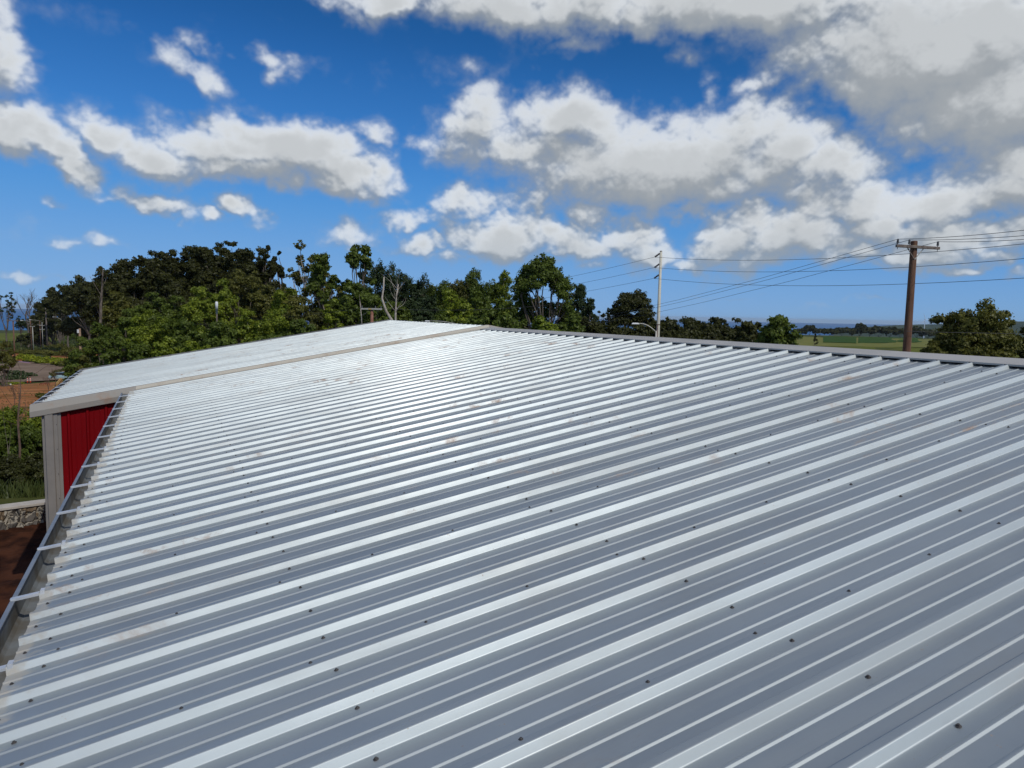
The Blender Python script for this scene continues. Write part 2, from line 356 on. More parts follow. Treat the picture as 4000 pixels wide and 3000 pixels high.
def soil_weeds_shadow(M):
    t = NT(M.node_tree); p = t.n['Principled BSDF']; old = p.inputs['Base Color'].links[0].from_socket
    tcn = t.new('ShaderNodeTexCoord'); mp = t.new('ShaderNodeMapping'); mp.inputs[2].default_value = (0, 0, .55); mp.inputs[3].default_value = (.10, .55, .3); t.l.new(tcn.outputs['Object'], mp.inputs[0])
    n = t.noise(mp.outputs[0], 1.5, 6, .65); c = t.mix(t.smooth(n.outputs[0], .52, .60), old, (.07, .085, .02, 1)); n2 = t.noise(mp.outputs[0], 2.6, 5); c = t.mix(t.smooth(n2.outputs[0], .60, .66), c, (.05, .025, .012, 1)); t.l.new(c, p.inputs['Base Color'])  # green streaks are weeds, dark brown ones are painted shadows
soil_weeds_shadow(M_rsoil)
M_dsoil = mat('dark_red_soil', (.022, .008, .0045, 1), (.075, .028, .014, 1), rough=.95, scale=1.6, bump=1., bscale=5, detail=9, spec=.1)
M_sea = mat('sea_water', (.022, .125, .31, 1), (.026, .14, .34, 1), rough=.6, scale=.002, spec=.1)  # base blue lightened to carry the haze of distance
M_hill = mat('far_hill_green', (.030, .05, .035, 1), (.055, .075, .04, 1), rough=.95, scale=.004, spec=.03)
M_field1 = mat('pasture', (.15, .15, .028, 1), (.085, .115, .018, 1), rough=.95, scale=.05, stretch=(.4, 2, 1), spec=.03)
M_field2 = mat('green_crop', (.032, .075, .014, 1), (.05, .095, .018, 1), rough=.95, scale=.06, spec=.03)
M_path = mat('pale_field_track', (.20, .19, .055, 1), (.14, .16, .04, 1), rough=.95, scale=.1, spec=.03)
M_scrubg = mat('rank_grass_ground', (.045, .062, .016, 1), (.085, .09, .028, 1), rough=.95, scale=.25, bump=.5, bscale=3, spec=.03)
M_brsoil = mat('brown_field_soil', (.10, .05, .032, 1), (.14, .075, .045, 1), rough=.95, scale=.2, spec=.03)
M_conc = mat('pale_concrete', (.46, .42, .36, 1), (.55, .51, .44, 1), rough=.85, scale=3, bump=.2)
M_pink = mat('pink_pipe', (.42, .22, .34, 1), rough=.5)
M_orange = mat('orange_plastic', (.75, .10, .04, 1), rough=.5)
M_refl = mat('white_reflective', (.75, .72, .7, 1), rough=.4)
M_rust = mat('rusty_steel', (.19, .06, .03, 1), (.26, .10, .05, 1), rough=.8, scale=6)
M_glass = mat('dark_car_glass', (.02, .025, .03, 1), rough=.08)
M_carp = mat('pale_blue_car_paint', (.30, .42, .44, 1), rough=.25)
M_tyre = mat('tyre_rubber', (.02, .02, .02, 1), rough=.8)
M_strawc = mat('cut_bamboo', (.45, .27, .09, 1), (.6, .42, .18, 1), rough=.8, scale=5)
M_tarp = mat('blue_tarp', (.10, .16, .33, 1), (.16, .24, .42, 1), rough=.6, scale=5)
M_roofp = mat('pale_shed_roof', (.45, .45, .43, 1), rough=.6)
M_wallp = mat('pale_shed_wall', (.40, .33, .27, 1), rough=.8)
M_green = mat('green_plastic', (.06, .28, .05, 1), rough=.5)

def leafmat(name, dark, light, pop=None, trans=.35):
    M = bpy.data.materials.new(name); M.use_nodes = True; t = NT(M.node_tree); t.n.clear()
    a = t.new('ShaderNodeAttribute', attribute_name='shade')
    tcn = t.new('ShaderNodeTexCoord'); nz = t.noise(tcn.outputs['Object'], .55, 3)
    f = t.math('ADD', t.math('MULTIPLY', a.outputs['Fac'], .5), t.math('MULTIPLY', t.smooth(nz.outputs[0], .3, .7), .5))
    c = t.mix(f, dark+(1,), light+(1,))
    if pop: c = t.mix(t.smooth(a.outputs['Fac'], .86, .95), c, pop+(1,))
    d = t.new('ShaderNodeBsdfDiffuse'); tr = t.new('ShaderNodeBsdfTranslucent'); gl = t.new('ShaderNodeBsdfGlossy')
    gl.inputs['Roughness'].default_value = .5; gl.inputs['Color'].default_value = (.5, .5, .5, 1)
    t.l.new(c, d.inputs[0]); t.l.new(c, tr.inputs[0])
    mx = t.new('ShaderNodeMixShader'); mx.inputs[0].default_value = trans; t.l.new(d.outputs[0], mx.inputs[1]); t.l.new(tr.outputs[0], mx.inputs[2])
    m2 = t.new('ShaderNodeMixShader'); m2.inputs[0].default_value = .03; t.l.new(mx.outputs[0], m2.inputs[1]); t.l.new(gl.outputs[0], m2.inputs[2])
    o = t.new('ShaderNodeOutputMaterial'); t.l.new(m2.outputs[0], o.inputs[0])
    return M
L_dark = leafmat('leaf_dark_olive', (.026, .031, .009), (.088, .092, .020))
L_mid = leafmat('leaf_mid_green', (.055, .085, .014), (.165, .215, .030))
L_bright = leafmat('leaf_bright_green', (.085, .125, .012), (.29, .35, .032), pop=(.40, .43, .05))
L_olive = leafmat('leaf_olive', (.062, .068, .016), (.20, .195, .036))
L_blue = leafmat('leaf_blue_green', (.028, .050, .020), (.080, .115, .040))
L_yel = leafmat('leaf_yellow_green', (.12, .17, .012), (.42, .46, .03), pop=(.60, .52, .05))
L_brown = leafmat('leaf_brown_dry', (.09, .075, .03), (.24, .19, .09))
L_flow = leafmat('leaf_with_cream_flowers', (.035, .06, .02), (.07, .10, .035), pop=(.65, .6, .42), trans=.2)
L_grass = leafmat('grass_blade', (.045, .07, .015), (.13, .15, .04))

# ------------------------------------------------------------------ metal roof geometry
S = .3048; TAN = .1702; X0, Z0 = -.666, -1.602
NX = 1/math.sqrt(1+TAN*TAN)
def near_z(x): return Z0 + TAN*(x-X0)
RIDGE_X = 6.74
def rib_y(i, x): return (i+.06)*S + .0122*x
HALF = [(-.0365, 0), (-.0322, .0012), (-.0302, .0045), (-.0178, .0285), (-.0148, .0315), (-.0105, .0322)]
RIB = HALF + [(-a, b) for a, b in HALF[::-1]]
MIN = [(-.0135, 0), (-.011, .0006), (-.0055, .0050), (-.003, .0056), (.003, .0056), (.0055, .0050), (.011, .0006), (.0135, 0)]
def period(lap):
    out = [(a, b, 1) for a, b in RIB]
    if lap: out[-1] = (.0365, .0, 1)
    out += [(.060, 0, 0)]
    out += [(S/3+a, b, 1) for a, b in MIN] + [(S/2, 0, 0)]
    out += [(2*S/3+a, b, 1) for a, b in MIN] + [(.26, 0, 0)]
    return out
def roof_sheet(name, x0, x1, zf, i0, i1, parent, mats, yclip=None, nseg=26, skew=True, eave=None, coarse=False):
    prof = []
    for i in range(i0, i1):
        for a, b, k in (period(i % 3 == 0) if not coarse else [(p[0], p[1], 1) for p in RIB[::2]+[(.0365, 0)]+[(S/2, 0)]]):
            prof.append((i*S+.06*S+a, b, k, i))
    if yclip: prof = [p for p in prof if yclip[0] <= p[0] <= yclip[1]]
    ys = np.array([p[0] for p in prof]); hs_ = np.array([p[1] for p in prof]); kk = np.array([p[2] for p in prof])
    xs = np.linspace(x0, x1, nseg)
    Xg, Yg = np.meshgrid(xs, ys, indexing='ij')
    Hg = np.broadcast_to(hs_, Xg.shape).copy()
    wob = .0007*np.sin(Xg*2.3+Yg*3.1)*np.sin(Yg*7.7+1.3*Xg) + .0005*np.sin(Xg*5.1+Yg*17)
    Hg += np.where(kk[None, :] == 0, wob*1.6, wob*.3)
    lapstep = np.array([.0012*((p[3] % 3) == 0 and p[0]-(p[3]+.06)*S <= .037) for p in prof]); Hg += lapstep[None, :]
    Zb = np.vectorize(zf)(Xg)
    sgn = 1 if zf(x1) > zf(x0) else -1
    Yy = Yg + (.0122*Xg if skew else 0)
    V = np.stack([Xg - sgn*TAN*NX*Hg, Yy, Zb + NX*Hg], -1).reshape(-1, 3)
    n = len(ys); ii, jj = np.meshgrid(np.arange(nseg-1), np.arange(n-1), indexing='ij'); a = (ii*n+jj).ravel()
    Fq = np.stack([a, a+n, a+n+1, a+1], -1)
    o = np_mesh(name, V, Fq, mats, parent, smooth=True)
    at_ = o.data.attributes.new('eave_dist', 'FLOAT', 'POINT')
    at_.data.foreach_set('value', np.abs(Xg-(x0 if eave is None else eave)).ravel().astype(np.float32))
    w = o.modifiers.new('weighted', 'WEIGHTED_NORMAL'); w.keep_sharp = True
    return o
def screw_mesh():
    b = MB(); b.lathe([(.0085, 0), (.0085, .0012), (.0058, .0022)], n=12); b.lathe([(.0047, .002), (.0047, .0062), (.0036, .0070)], n=6)
    me = bpy.data.meshes.new('screw'); me.from_pydata(b.v, [], b.f); me.materials.append(M_screw); me.update(); return me
SM = screw_mesh(); SMV = np.array([v.co[:] for v in SM.vertices])
TILT = math.atan(TAN)
def screws(parent, pts, keep):
    """pts: positions on the roof plane; the nearest become parts of their own"""
    pts = sorted(pts, key=lambda p: Vector(p).length)
    Rm = Matrix.Rotation(-TILT, 3, 'Y')
    for p in pts[:keep]:
        o = bpy.data.objects.new('screw', SM); COL.objects.link(o); o.parent = parent; o.location = p
        o.rotation_euler = (0, -TILT, 0); s_ = 1.05; o.scale = (s_, s_, s_)
    rest = pts[keep:]
    if not rest: return
    b = MB(); fs = [tuple(f.vertices) for f in SM.polygons]
    for p in rest: b.add([Rm @ (Vector(v)*1.05)+Vector(p) for v in SMV], fs)
    o = b.build('screw', M_screw, parent); o['kind'] = 'stuff'

# ---- near building
near = empty('metal_building', (0, 0, 0), label='long metal building with silver ribbed roof filling the foreground and grey ridge cap', cat='building')
Y_S, Y_J = -4.2, 15.36
roof_sheet('roof', X0, RIDGE_X, near_z, -13, 51, near, M_roof, yclip=(Y_S, Y_J))
def near_far(x): return near_z(RIDGE_X) - TAN*(x-RIDGE_X)
far_slope = roof_sheet('roof', RIDGE_X, 2*RIDGE_X-X0, near_far, -13, 51, near, M_roof, yclip=(Y_S, Y_J), nseg=4, skew=False, coarse=True, eave=2*RIDGE_X-X0)
# ridge cap (bent sheet, hemmed edges, laps)
def ridge_cap(parent, y0, y1, zf, w, lift, mat_):
    zr = zf(RIDGE_X); prof = [(-w, -TAN*w+lift-.016), (-w, -TAN*w+lift), (-.02, -TAN*.02+lift+.001), (0, lift+.003), (.02, -TAN*.02+lift+.001), (w, -TAN*w+lift), (w, -TAN*w+lift-.016)]
    y = y0; k = 0
    while y < y1-.01:
        ye = min(y+3.05, y1); b = MB(); e = .0012*(k % 2)
        V = [(RIDGE_X+a, yy, zr+z+e) for yy in (y, ye+.02) for a, z in prof]; n = len(prof)
        b.add(V, [(j, j+1, n+j+1, n+j) for j in range(n-1)])
        o = b.build('ridge_cap', mat_, parent); s_ = o.modifiers.new('s', 'SOLIDIFY'); s_.thickness = .0012
        y = ye; k += 1
ridge_cap(near, Y_S, Y_J-.02, near_z, .245, .0375, M_cap)
b = MB(); b.box((RIDGE_X-.20, (Y_S+Y_J)/2, near_z(RIDGE_X-.20)+.008), (.03, Y_J-Y_S-.02, .036), tilt=Matrix.Rotation(-TILT, 3, 'Y')); b.build('foam_closure', M_dark, near)
# screws
pts = []
for i in range(-4, 50):
    for xp in (-.53, .565, 2.01, 3.42, 4.86, 6.28):
        y = rib_y(i, xp)-.058+random.uniform(-.006, .006); xx = xp+random.uniform(-.012, .012); pts.append((xx, y, near_z(xx)+.0005))
    xx = -.625+random.uniform(-.01, .01); pts.append((xx, rib_y(i, xx)-.135, near_z(xx)))
    if i % 3 == 0:
        pts.append((-.61, rib_y(i, xx)+.055, near_z(-.61)))
        for k in range(-1, 14):
            xx = .01+.474*k+random.uniform(-.01, .01)
            if xx < 6.4: pts.append((xx-TAN*.03, rib_y(i, xx)+.011, near_z(xx)+.0312))
    pts.append((RIDGE_X-.262, rib_y(i, 6.48), near_z(RIDGE_X-.262)+.0322))
screws(near, pts, 100)
# near gutter: box profile along the eave
def gutter(parent, xr, y0, y1, zt, w=.125, straps=(), strap_z=.03, pieces=1):
    xl = xr-w
    b = MB()
    # (x,z) profile: outer face, bottom, back; open top
    prof = [(xl, zt-.012), (xl, zt-.13), (xl+.018, zt-.15), (xr+.05, zt-.15), (xr+.05, zt-.035)]
    V = [(a, y, z) for y in (y0, y1) for a, z in prof]; n = len(prof)
    b.add(V, [(j, j+1, n+j+1, n+j) for j in range(n-1)])
    for y in (y0, y1):
        b.add([(a, y, z) for a, z in prof], [tuple(range(n)) if y == y0 else tuple(range(n-1, -1, -1))])
    o = b.build('gutter', M_gutter, parent); sl = o.modifiers.new('s', 'SOLIDIFY'); sl.thickness = .0015; sl.offset = 1
    b = MB(); b.box((xl-.001, (y0+y1)/2, zt), (.024, y1-y0, .010)); b.box((xl-.0115, (y0+y1)/2, zt-.014), (.004, y1-y0, .024))
    lp = b.build('gutter_lip', M_lip, o, bevel=.002)
    for ys in straps:
        b = MB(); zs = zt+.008
        b.box((xl+w/2-.004, ys, zs+.012), (w+.02, .030, .003), tilt=Matrix.Rotation(math.atan2(-strap_z*.55, w), 3, 'Y'))
        b.box((xl+w/2-.004, ys-.014, zs+.006), (w+.015, .003, .014), tilt=Matrix.Rotation(math.atan2(-strap_z*.55, w), 3, 'Y'))
        b.box((xr+.012, ys, zs+.018), (.022, .044, .036), taper=.9)
        b.lathe([(.006, zt+.004), (.006, zt+.009), (.004, zt+.011)], (xl, ys+.02, 0), 8)
        st = b.build('gutter_strap', M_strap, parent)
    return o
gutter(near, X0, Y_S, 15.30, Z0+.003, straps=[rib_y(i, X0) for i in range(-12, 50, 3)])
# walls (ribbed sheet), built from the ground up to the eave
def ribwall(parent, p0, p1, ztop0, ztop1, zbot, m_, nrm):
    """vertical ribbed sheet from p0 to p1 (xy); nrm = outward direction"""
    p0 = Vector(p0); p1 = Vector(p1); L = (p1-p0).length; d = (p1-p0)/L; nn = Vector(nrm)
    st = [(-.032, 0), (-.016, .028), (.016, .028), (.032, 0)]
    sm_ = [(-.012, 0), (-.005, .005), (.005, .005), (.012, 0)]
    q = [(0, 0)]
    k = .12
    while k < L-.05:
        for c, s_ in ((k, st), (k+S/3, sm_), (k+2*S/3, sm_)):
            q += [(c+a, h) for a, h in s_ if c+a < L-.01]
        k += S
    q.append((L, 0)); V = []
    for a, h in q:
        u = p0+d*a+nn*h; f = a/L; V += [(u.x, u.y, zbot), (u.x, u.y, ztop0*(1-f)+ztop1*f)]
    b = MB(); b.add(V, [(2*i, 2*i+2, 2*i+3, 2*i+1) for i in range(len(q)-1)])
    return b.build('wall', m_, parent)
GB = -7.5; XE2 = 2*RIDGE_X-X0
ribwall(near, (-.60, 15.40), (-.60, Y_S+.05), Z0-.05, Z0-.05, GB, M_red, (-1, 0))
ribwall(near, (XE2-.06, Y_S+.05), (XE2-.06, 15.4), Z0-.05, Z0-.05, GB, M_red, (1, 0))
zr = near_z(RIDGE_X)
ribwall(near, (-.60, Y_S+.05), (RIDGE_X, Y_S+.05), Z0-.03, zr-.03, GB, M_red, (0, -1))
ribwall(near, (RIDGE_X, Y_S+.05), (XE2-.06, Y_S+.05), zr-.03, Z0-.03, GB, M_red, (0, -1))

# ---- far section, a little higher and wider
far = empty('metal_building', (-2.2, 15.4, GB), label='slightly higher metal building beyond the foreground roof, with red wall and taupe trim', cat='building')
def fz(x): return near_z(x)+.052
XF = -2.13; YF0, YF1 = 15.39, 23.78; XG = 2*RIDGE_X-XF
def childof(o, p):  # keep world place under an offset empty
    o.matrix_parent_inverse = Matrix.Translation(p.location).inverted(); return o
before = set(bpy.data.objects)
roof_sheet('roof', XF, RIDGE_X, fz, 50, 79, far, M_roof, yclip=(YF0+.10, YF1-.05), skew=False, eave=XF)
roof_sheet('roof', RIDGE_X, XG, lambda x: fz(RIDGE_X)-TAN*(x-RIDGE_X), 50, 79, far, M_roof, yclip=(YF0+.10, YF1-.05), nseg=4, skew=False, coarse=True, eave=XG)
pts = []
for i in range(51, 78):
    for xp in (-2.0, -.55, .9, 2.3, 3.8, 5.3, 6.45, 6.62):
        y = (i+.06)*S-.058+random.uniform(-.006, .006); pts.append((xp, y, fz(xp)+.0005))
screws(far, pts, 0)
def extr(name, prof, xa, xb, zf, m_, parent):
    """profile (dy from YF0, dz) swept up the slope"""
    b = MB(); n = len(prof)
    V = [(x, YF0+dy, zf(x)+dz) for x in (xa, xb) for dy, dz in prof]
    b.add(V, [(j, j+1, n+j+1, n+j) for j in range(n-1)]); b.add(V[:n], [tuple(range(n))])
    return b.build(name, m_, parent)
extr('rake_trim', [(.16, .030), (.16, .038), (.015, .040), (-.045, -.088), (-.045, -.185), (-.02, -.20), (.03, -.19)], -2.27, -.56, fz, M_trimdirt, far)
extr('rake_trim', [(.16, .030), (.16, .038), (.015, .040), (-.012, -.010), (-.05, -.013), (-.085, -.016), (-.085, -.030)], -.56, RIDGE_X, fz, M_trimlit, far)
def fz2(x): return fz(RIDGE_X)-TAN*(x-RIDGE_X)
extr('rake_trim', [(.16, .030), (.16, .038), (.015, .040), (-.012, -.010), (-.05, -.013), (-.10, -.016), (-.10, -.030)], RIDGE_X, XG, fz2, M_trimdirt, far)
b = MB()
for x0_, x1_, zf_ in ((-2.27, RIDGE_X, fz), (RIDGE_X, XG+.1, fz2)):
    prof = [(-.13, .034), (-.13, .042), (.02, .044), (.05, -.16)]
    V = [(x, YF1+dy, zf_(x)+dz) for x in (x0_, x1_) for dy, dz in prof]; b.add(V, [(j, j+1, 4+j+1, 4+j) for j in range(3)])
b.build('rake_trim', M_trim, far)
gutter(far, XF, YF0+.02, YF1, fz(XF)+.005, w=.12, straps=[(i+.06)*S for i in range(52, 78, 3)])
ribwall(far, (-1.80, YF0+.045), (-.62, YF0+.045), fz(-1.8)-.06, fz(-.62)-.06, GB, M_red, (0, -1))
ribwall(far, (-2.08, YF1-.02), (-2.08, YF0+.07), fz(XF)-.05, fz(XF)-.05, GB, M_red, (-1, 0))
ribwall(far, (XG-.06, YF0+.07), (XG-.06, YF1-.02), fz(XF)-.05, fz(XF)-.05, GB, M_red, (1, 0))
ribwall(far, (RIDGE_X, YF1-.02), (-2.08, YF1-.02), fz(RIDGE_X)-.03, fz(XF)-.03, GB, M_red, (0, 1))
ribwall(far, (XG-.06, YF1-.02), (RIDGE_X, YF1-.02), fz(XF)-.03, fz(RIDGE_X)-.03, GB, M_red, (0, 1))
# corner trim: stepped profile, and the edge with its screws
zt = fz(-2.0)-.10
b = MB()
prof = [(-2.10, .25), (-2.10, .03), (-2.055, .02), (-2.045, -.035), (-1.925, -.035), (-1.912, -.008), (-1.855, -.008), (-1.853, .012), (-1.80, .012), (-1.80, .03)]
V = [(x, YF0+dy, z) for z in (GB, zt) for x, dy in prof]; n = len(prof)
b.add(V, [(j, j+1, n+j+1, n+j) for j in range(n-1)]); ct = b.build('corner_trim', M_trim, far)
for k in range(14):
    b = MB(); b.box((-1.868, YF0-.011, zt-.28-.46*k), (.012, .008, .012)); b.build('trim_screw', M_screw, ct)
for o in set(bpy.data.objects)-before:
    if o.parent is far: childof(o, far)

# ------------------------------------------------------------------ ground, sea, fields
def polar_sheet(name, radii, nA, m_, lift=0., a0=-math.pi, a1=math.pi):
    V = []; A = np.linspace(a0, a1, nA+1)
    for r in radii:
        for a in A:
            x, y = r*math.sin(a), r*math.cos(a); V.append((x, y, ground(x, y)+lift))
    n = nA+1; Fc = [(i*n+j, i*n+j+1, (i+1)*n+j+1, (i+1)*n+j) for i in range(len(radii)-1) for j in range(nA)]
    b = MB(); b.add(V, Fc); return b.build(name, m_, smooth=True)
rr = [0.5]+list(np.geomspace(6, 30000, 420))
g = polar_sheet('ground', rr, 360, M_scrubg); tag(g, kind='structure')
b = MB(); b.lathe([(34000, -.5), (34000, 0)], (0, 0, -100), 96); s_ = b.build('sea', M_sea); tag(s_, kind='structure')
# move the horizon to its place: the sheet ends where the real sea drops out of sight
s_.scale = (26/34, 26/34, 1)
def patch(name, cols, m_, lift=.06, nv=14, sub=6, kind='structure'):
    """cols: list of (px, near_py, far_py); lays a strip over the ground"""
    xs = [c[0] for c in cols]; X = np.linspace(xs[0], xs[-1], (len(xs)-1)*sub+1)
    yn = np.interp(X, xs, [c[1] for c in cols]); yf = np.interp(X, xs, [c[2] for c in cols])
    V = []
    for x, a, c in zip(X, yn, yf):
        p, q = gp(x, a), gp(x, c)
        for k in range(nv+1):
            w = p.lerp(q, k/nv); V.append((w.x, w.y, ground(w.x, w.y)+lift))
    n = nv+1; Fc = [(i*n+j, (i+1)*n+j, (i+1)*n+j+1, i*n+j+1) for i in range(len(X)-1) for j in range(nv)]
    b = MB(); b.add(V, Fc); o = b.build(name, m_, smooth=True); return tag(o, kind=kind)
from mathutils import noise as mnoise
def clods(x, y):   # turned earth: heaps, clods and wheel ruts
    v = Vector((x, y, .3)); return .10*mnoise.noise(v*.55)+.07*mnoise.noise(v*1.7)+.05*abs(mnoise.noise(v*4.1))+.03*abs(mnoise.noise(v*9.))
yard = polar_sheet('dirt_yard', list(np.linspace(.5, 24.6, 24)), 90, M_dsoil, .03); tag(yard, kind='structure')
V = []; nx_, ny_ = 90, 190
for i in range(nx_+1):
    for j in range(ny_+1):
        x = -9+8.45*i/nx_; y = 5+18.4*j/ny_; V.append((x, y, ground(x, y)+.06+clods(x, y)*min(1, (24.3-math.hypot(x, y))*.7 if math.hypot(x, y) < 24.3 else 0)))
b = MB(); b.add(V, [(i*(ny_+1)+j, (i+1)*(ny_+1)+j, (i+1)*(ny_+1)+j+1, i*(ny_+1)+j+1) for i in range(nx_) for j in range(ny_)])
tag(b.build('dirt_yard', M_dsoil, smooth=True), kind='structure')
patch('red_soil_lot', [(-500, 1740, 1518), (60, 1650, 1506), (300, 1640, 1490), (520, 1640, 1470)], M_rsoil, .14)
patch('driveway', [(-400, 1500, 1440), (20, 1498, 1425), (100, 1496, 1412), (200, 1490, 1425), (330, 1478, 1432)], M_asph, .26)
patch('red_bank', [(20, 1412, 1375), (60, 1410, 1372), (90, 1414, 1378)], M_rsoil, .2)
patch('red_bank', [(200, 1418, 1385), (420, 1420, 1385)], M_rsoil, .2)
patch('dark_field_soil', [(-300, 1368, 1350), (340, 1372, 1350)], M_brsoil, .12)
patch('field', [(-300, 1335, 1302), (230, 1335, 1302)], M_field1, .2)
patch('field', [(2500, 1500, 1352), (3000, 1500, 1350), (4300, 1520, 1362)], M_field1, .12)
patch('dark_field_soil', [(2900, 1400, 1385), (3300, 1402, 1386), (4200, 1420, 1404)], M_brsoil, .25)
patch('field', [(3215, 1340, 1309), (3330, 1342, 1309), (3345, 1344, 1309)], M_field2, .6)
patch('field', [(3352, 1342, 1310), (3440, 1342, 1311), (3500, 1340, 1311)], M_field2, .6)
patch('field', [(3480, 1335, 1312), (3570, 1340, 1312), (3600, 1338, 1313)], M_field2, .6)
patch('field', [(2830, 1352, 1306), (3000, 1352, 1306), (3720, 1360, 1316)], M_path, .35)
# low hills on the far right coast
def hill(cols, z, name='hill'):
    b = MB(); V = []; n = 4
    for x, y in cols:
        for k, (dz, fy) in enumerate(((0, 0.), (400, .75), (900, 1.), (2400, .3))):
            hz = 1199+.018*x; p = ray(x, hz)*(z-900+dz*1.); q = ray(x, y)*z
            V.append((p[0], p[1], -110+(q[2]+110)*fy))
    b.add(V, [(i*4+j, (i+1)*4+j, (i+1)*4+j+1, i*4+j+1) for i in range(len(cols)-1) for j in range(3)])
    return tag(b.build(name, M_hill, smooth=True), kind='structure')
hill([(3260, 1290), (3330, 1283), (3400, 1276), (3500, 1270), (3600, 1267), (3720, 1266), (3850, 1262), (3950, 1256), (4100, 1254), (4500, 1262)], 5200)

# ------------------------------------------------------------------ plants
def leaves(C, Rr, n_per, size, rng, flat=.75, aspect=.55, droop=0., topbias=.35):
    """leaf faces filling clumps with centres C and radii Rr"""
    Cn = np.asarray(C, float); Rn = np.asarray(Rr, float); tot = n_per*len(Cn); M_ = 7
    # every clump is itself an uneven cluster of smaller tufts
    o_ = rng.normal(size=(len(Cn)*M_, 3)); o_ /= np.linalg.norm(o_, axis=1)[:, None]; R7 = np.repeat(Rn, M_)
    Main = np.repeat(Cn, M_, 0); MR = R7
    Cn = Main + o_*(R7*(.35+.55*rng.random(len(R7))))[:, None]*np.array([1.1, 1.1, flat]); Rn = R7*(.24+.34*rng.random(len(R7)))
    K = len(Cn); n_per = tot/K
    w = Rn**2; cnt = np.maximum(2, (n_per*K*w/w.sum()).astype(int)); idx = np.repeat(np.arange(K), cnt); N = len(idx)
    d = rng.normal(size=(N, 3)); d /= np.linalg.norm(d, axis=1)[:, None]
    d[:, 2] += topbias*rng.random(N); d /= np.linalg.norm(d, axis=1)[:, None]
    rad = Rn[idx]*(.25+.85*rng.random(N)**.7)*(1+.18*rng.normal(size=N))
    c = Cn[idx] + d*rad[:, None]*np.array([1, 1, flat])
    dm = c-Main[idx]; dm /= np.maximum(1e-6, np.linalg.norm(dm, axis=1))[:, None]
    nrm = d*.55 + dm*.55 + rng.normal(size=(N, 3))*.55 + np.array([0, 0, .25]); nrm /= np.linalg.norm(nrm, axis=1)[:, None]
    u = np.cross(nrm, rng.normal(size=(N, 3))); u /= np.linalg.norm(u, axis=1)[:, None]
    if droop: u = u*(1-droop)+np.array([0, 0, -1.])*droop; u /= np.linalg.norm(u, axis=1)[:, None]
    v = np.cross(nrm, u); v /= np.maximum(1e-6, np.linalg.norm(v, axis=1))[:, None]
    s_ = size*(.6+.8*rng.random(N))[:, None]
    a = aspect
    V = np.stack([c-u*s_*.5, c+v*s_*a*.5, c+u*s_*.5, c-v*s_*a*.5], 1).reshape(-1, 3)
    Fq = np.arange(4*N).reshape(-1, 4)
    return V, Fq, np.clip(rng.random(N)*.9+.1*rng.random(N), 0, 1)
def limb(b, p, q, r0, r1, rng, bend=.12, n=5, sides=6):
    p = Vector(p); q = Vector(q); L = (q-p).length
    off = Vector(rng.normal(size=3))*L*bend; off2 = Vector(rng.normal(size=3))*L*bend*.4
    pts_ = []
    for i in range(n+1):
        t = i/n; pts_.append(p.lerp(q, t)+off*math.sin(math.pi*t)*.5+off2*math.sin(2*math.pi*t)*.5)
    b.tube(pts_, [r0+(r1-r0)*i/n for i in range(n+1)], sides, cap=False)
    return pts_

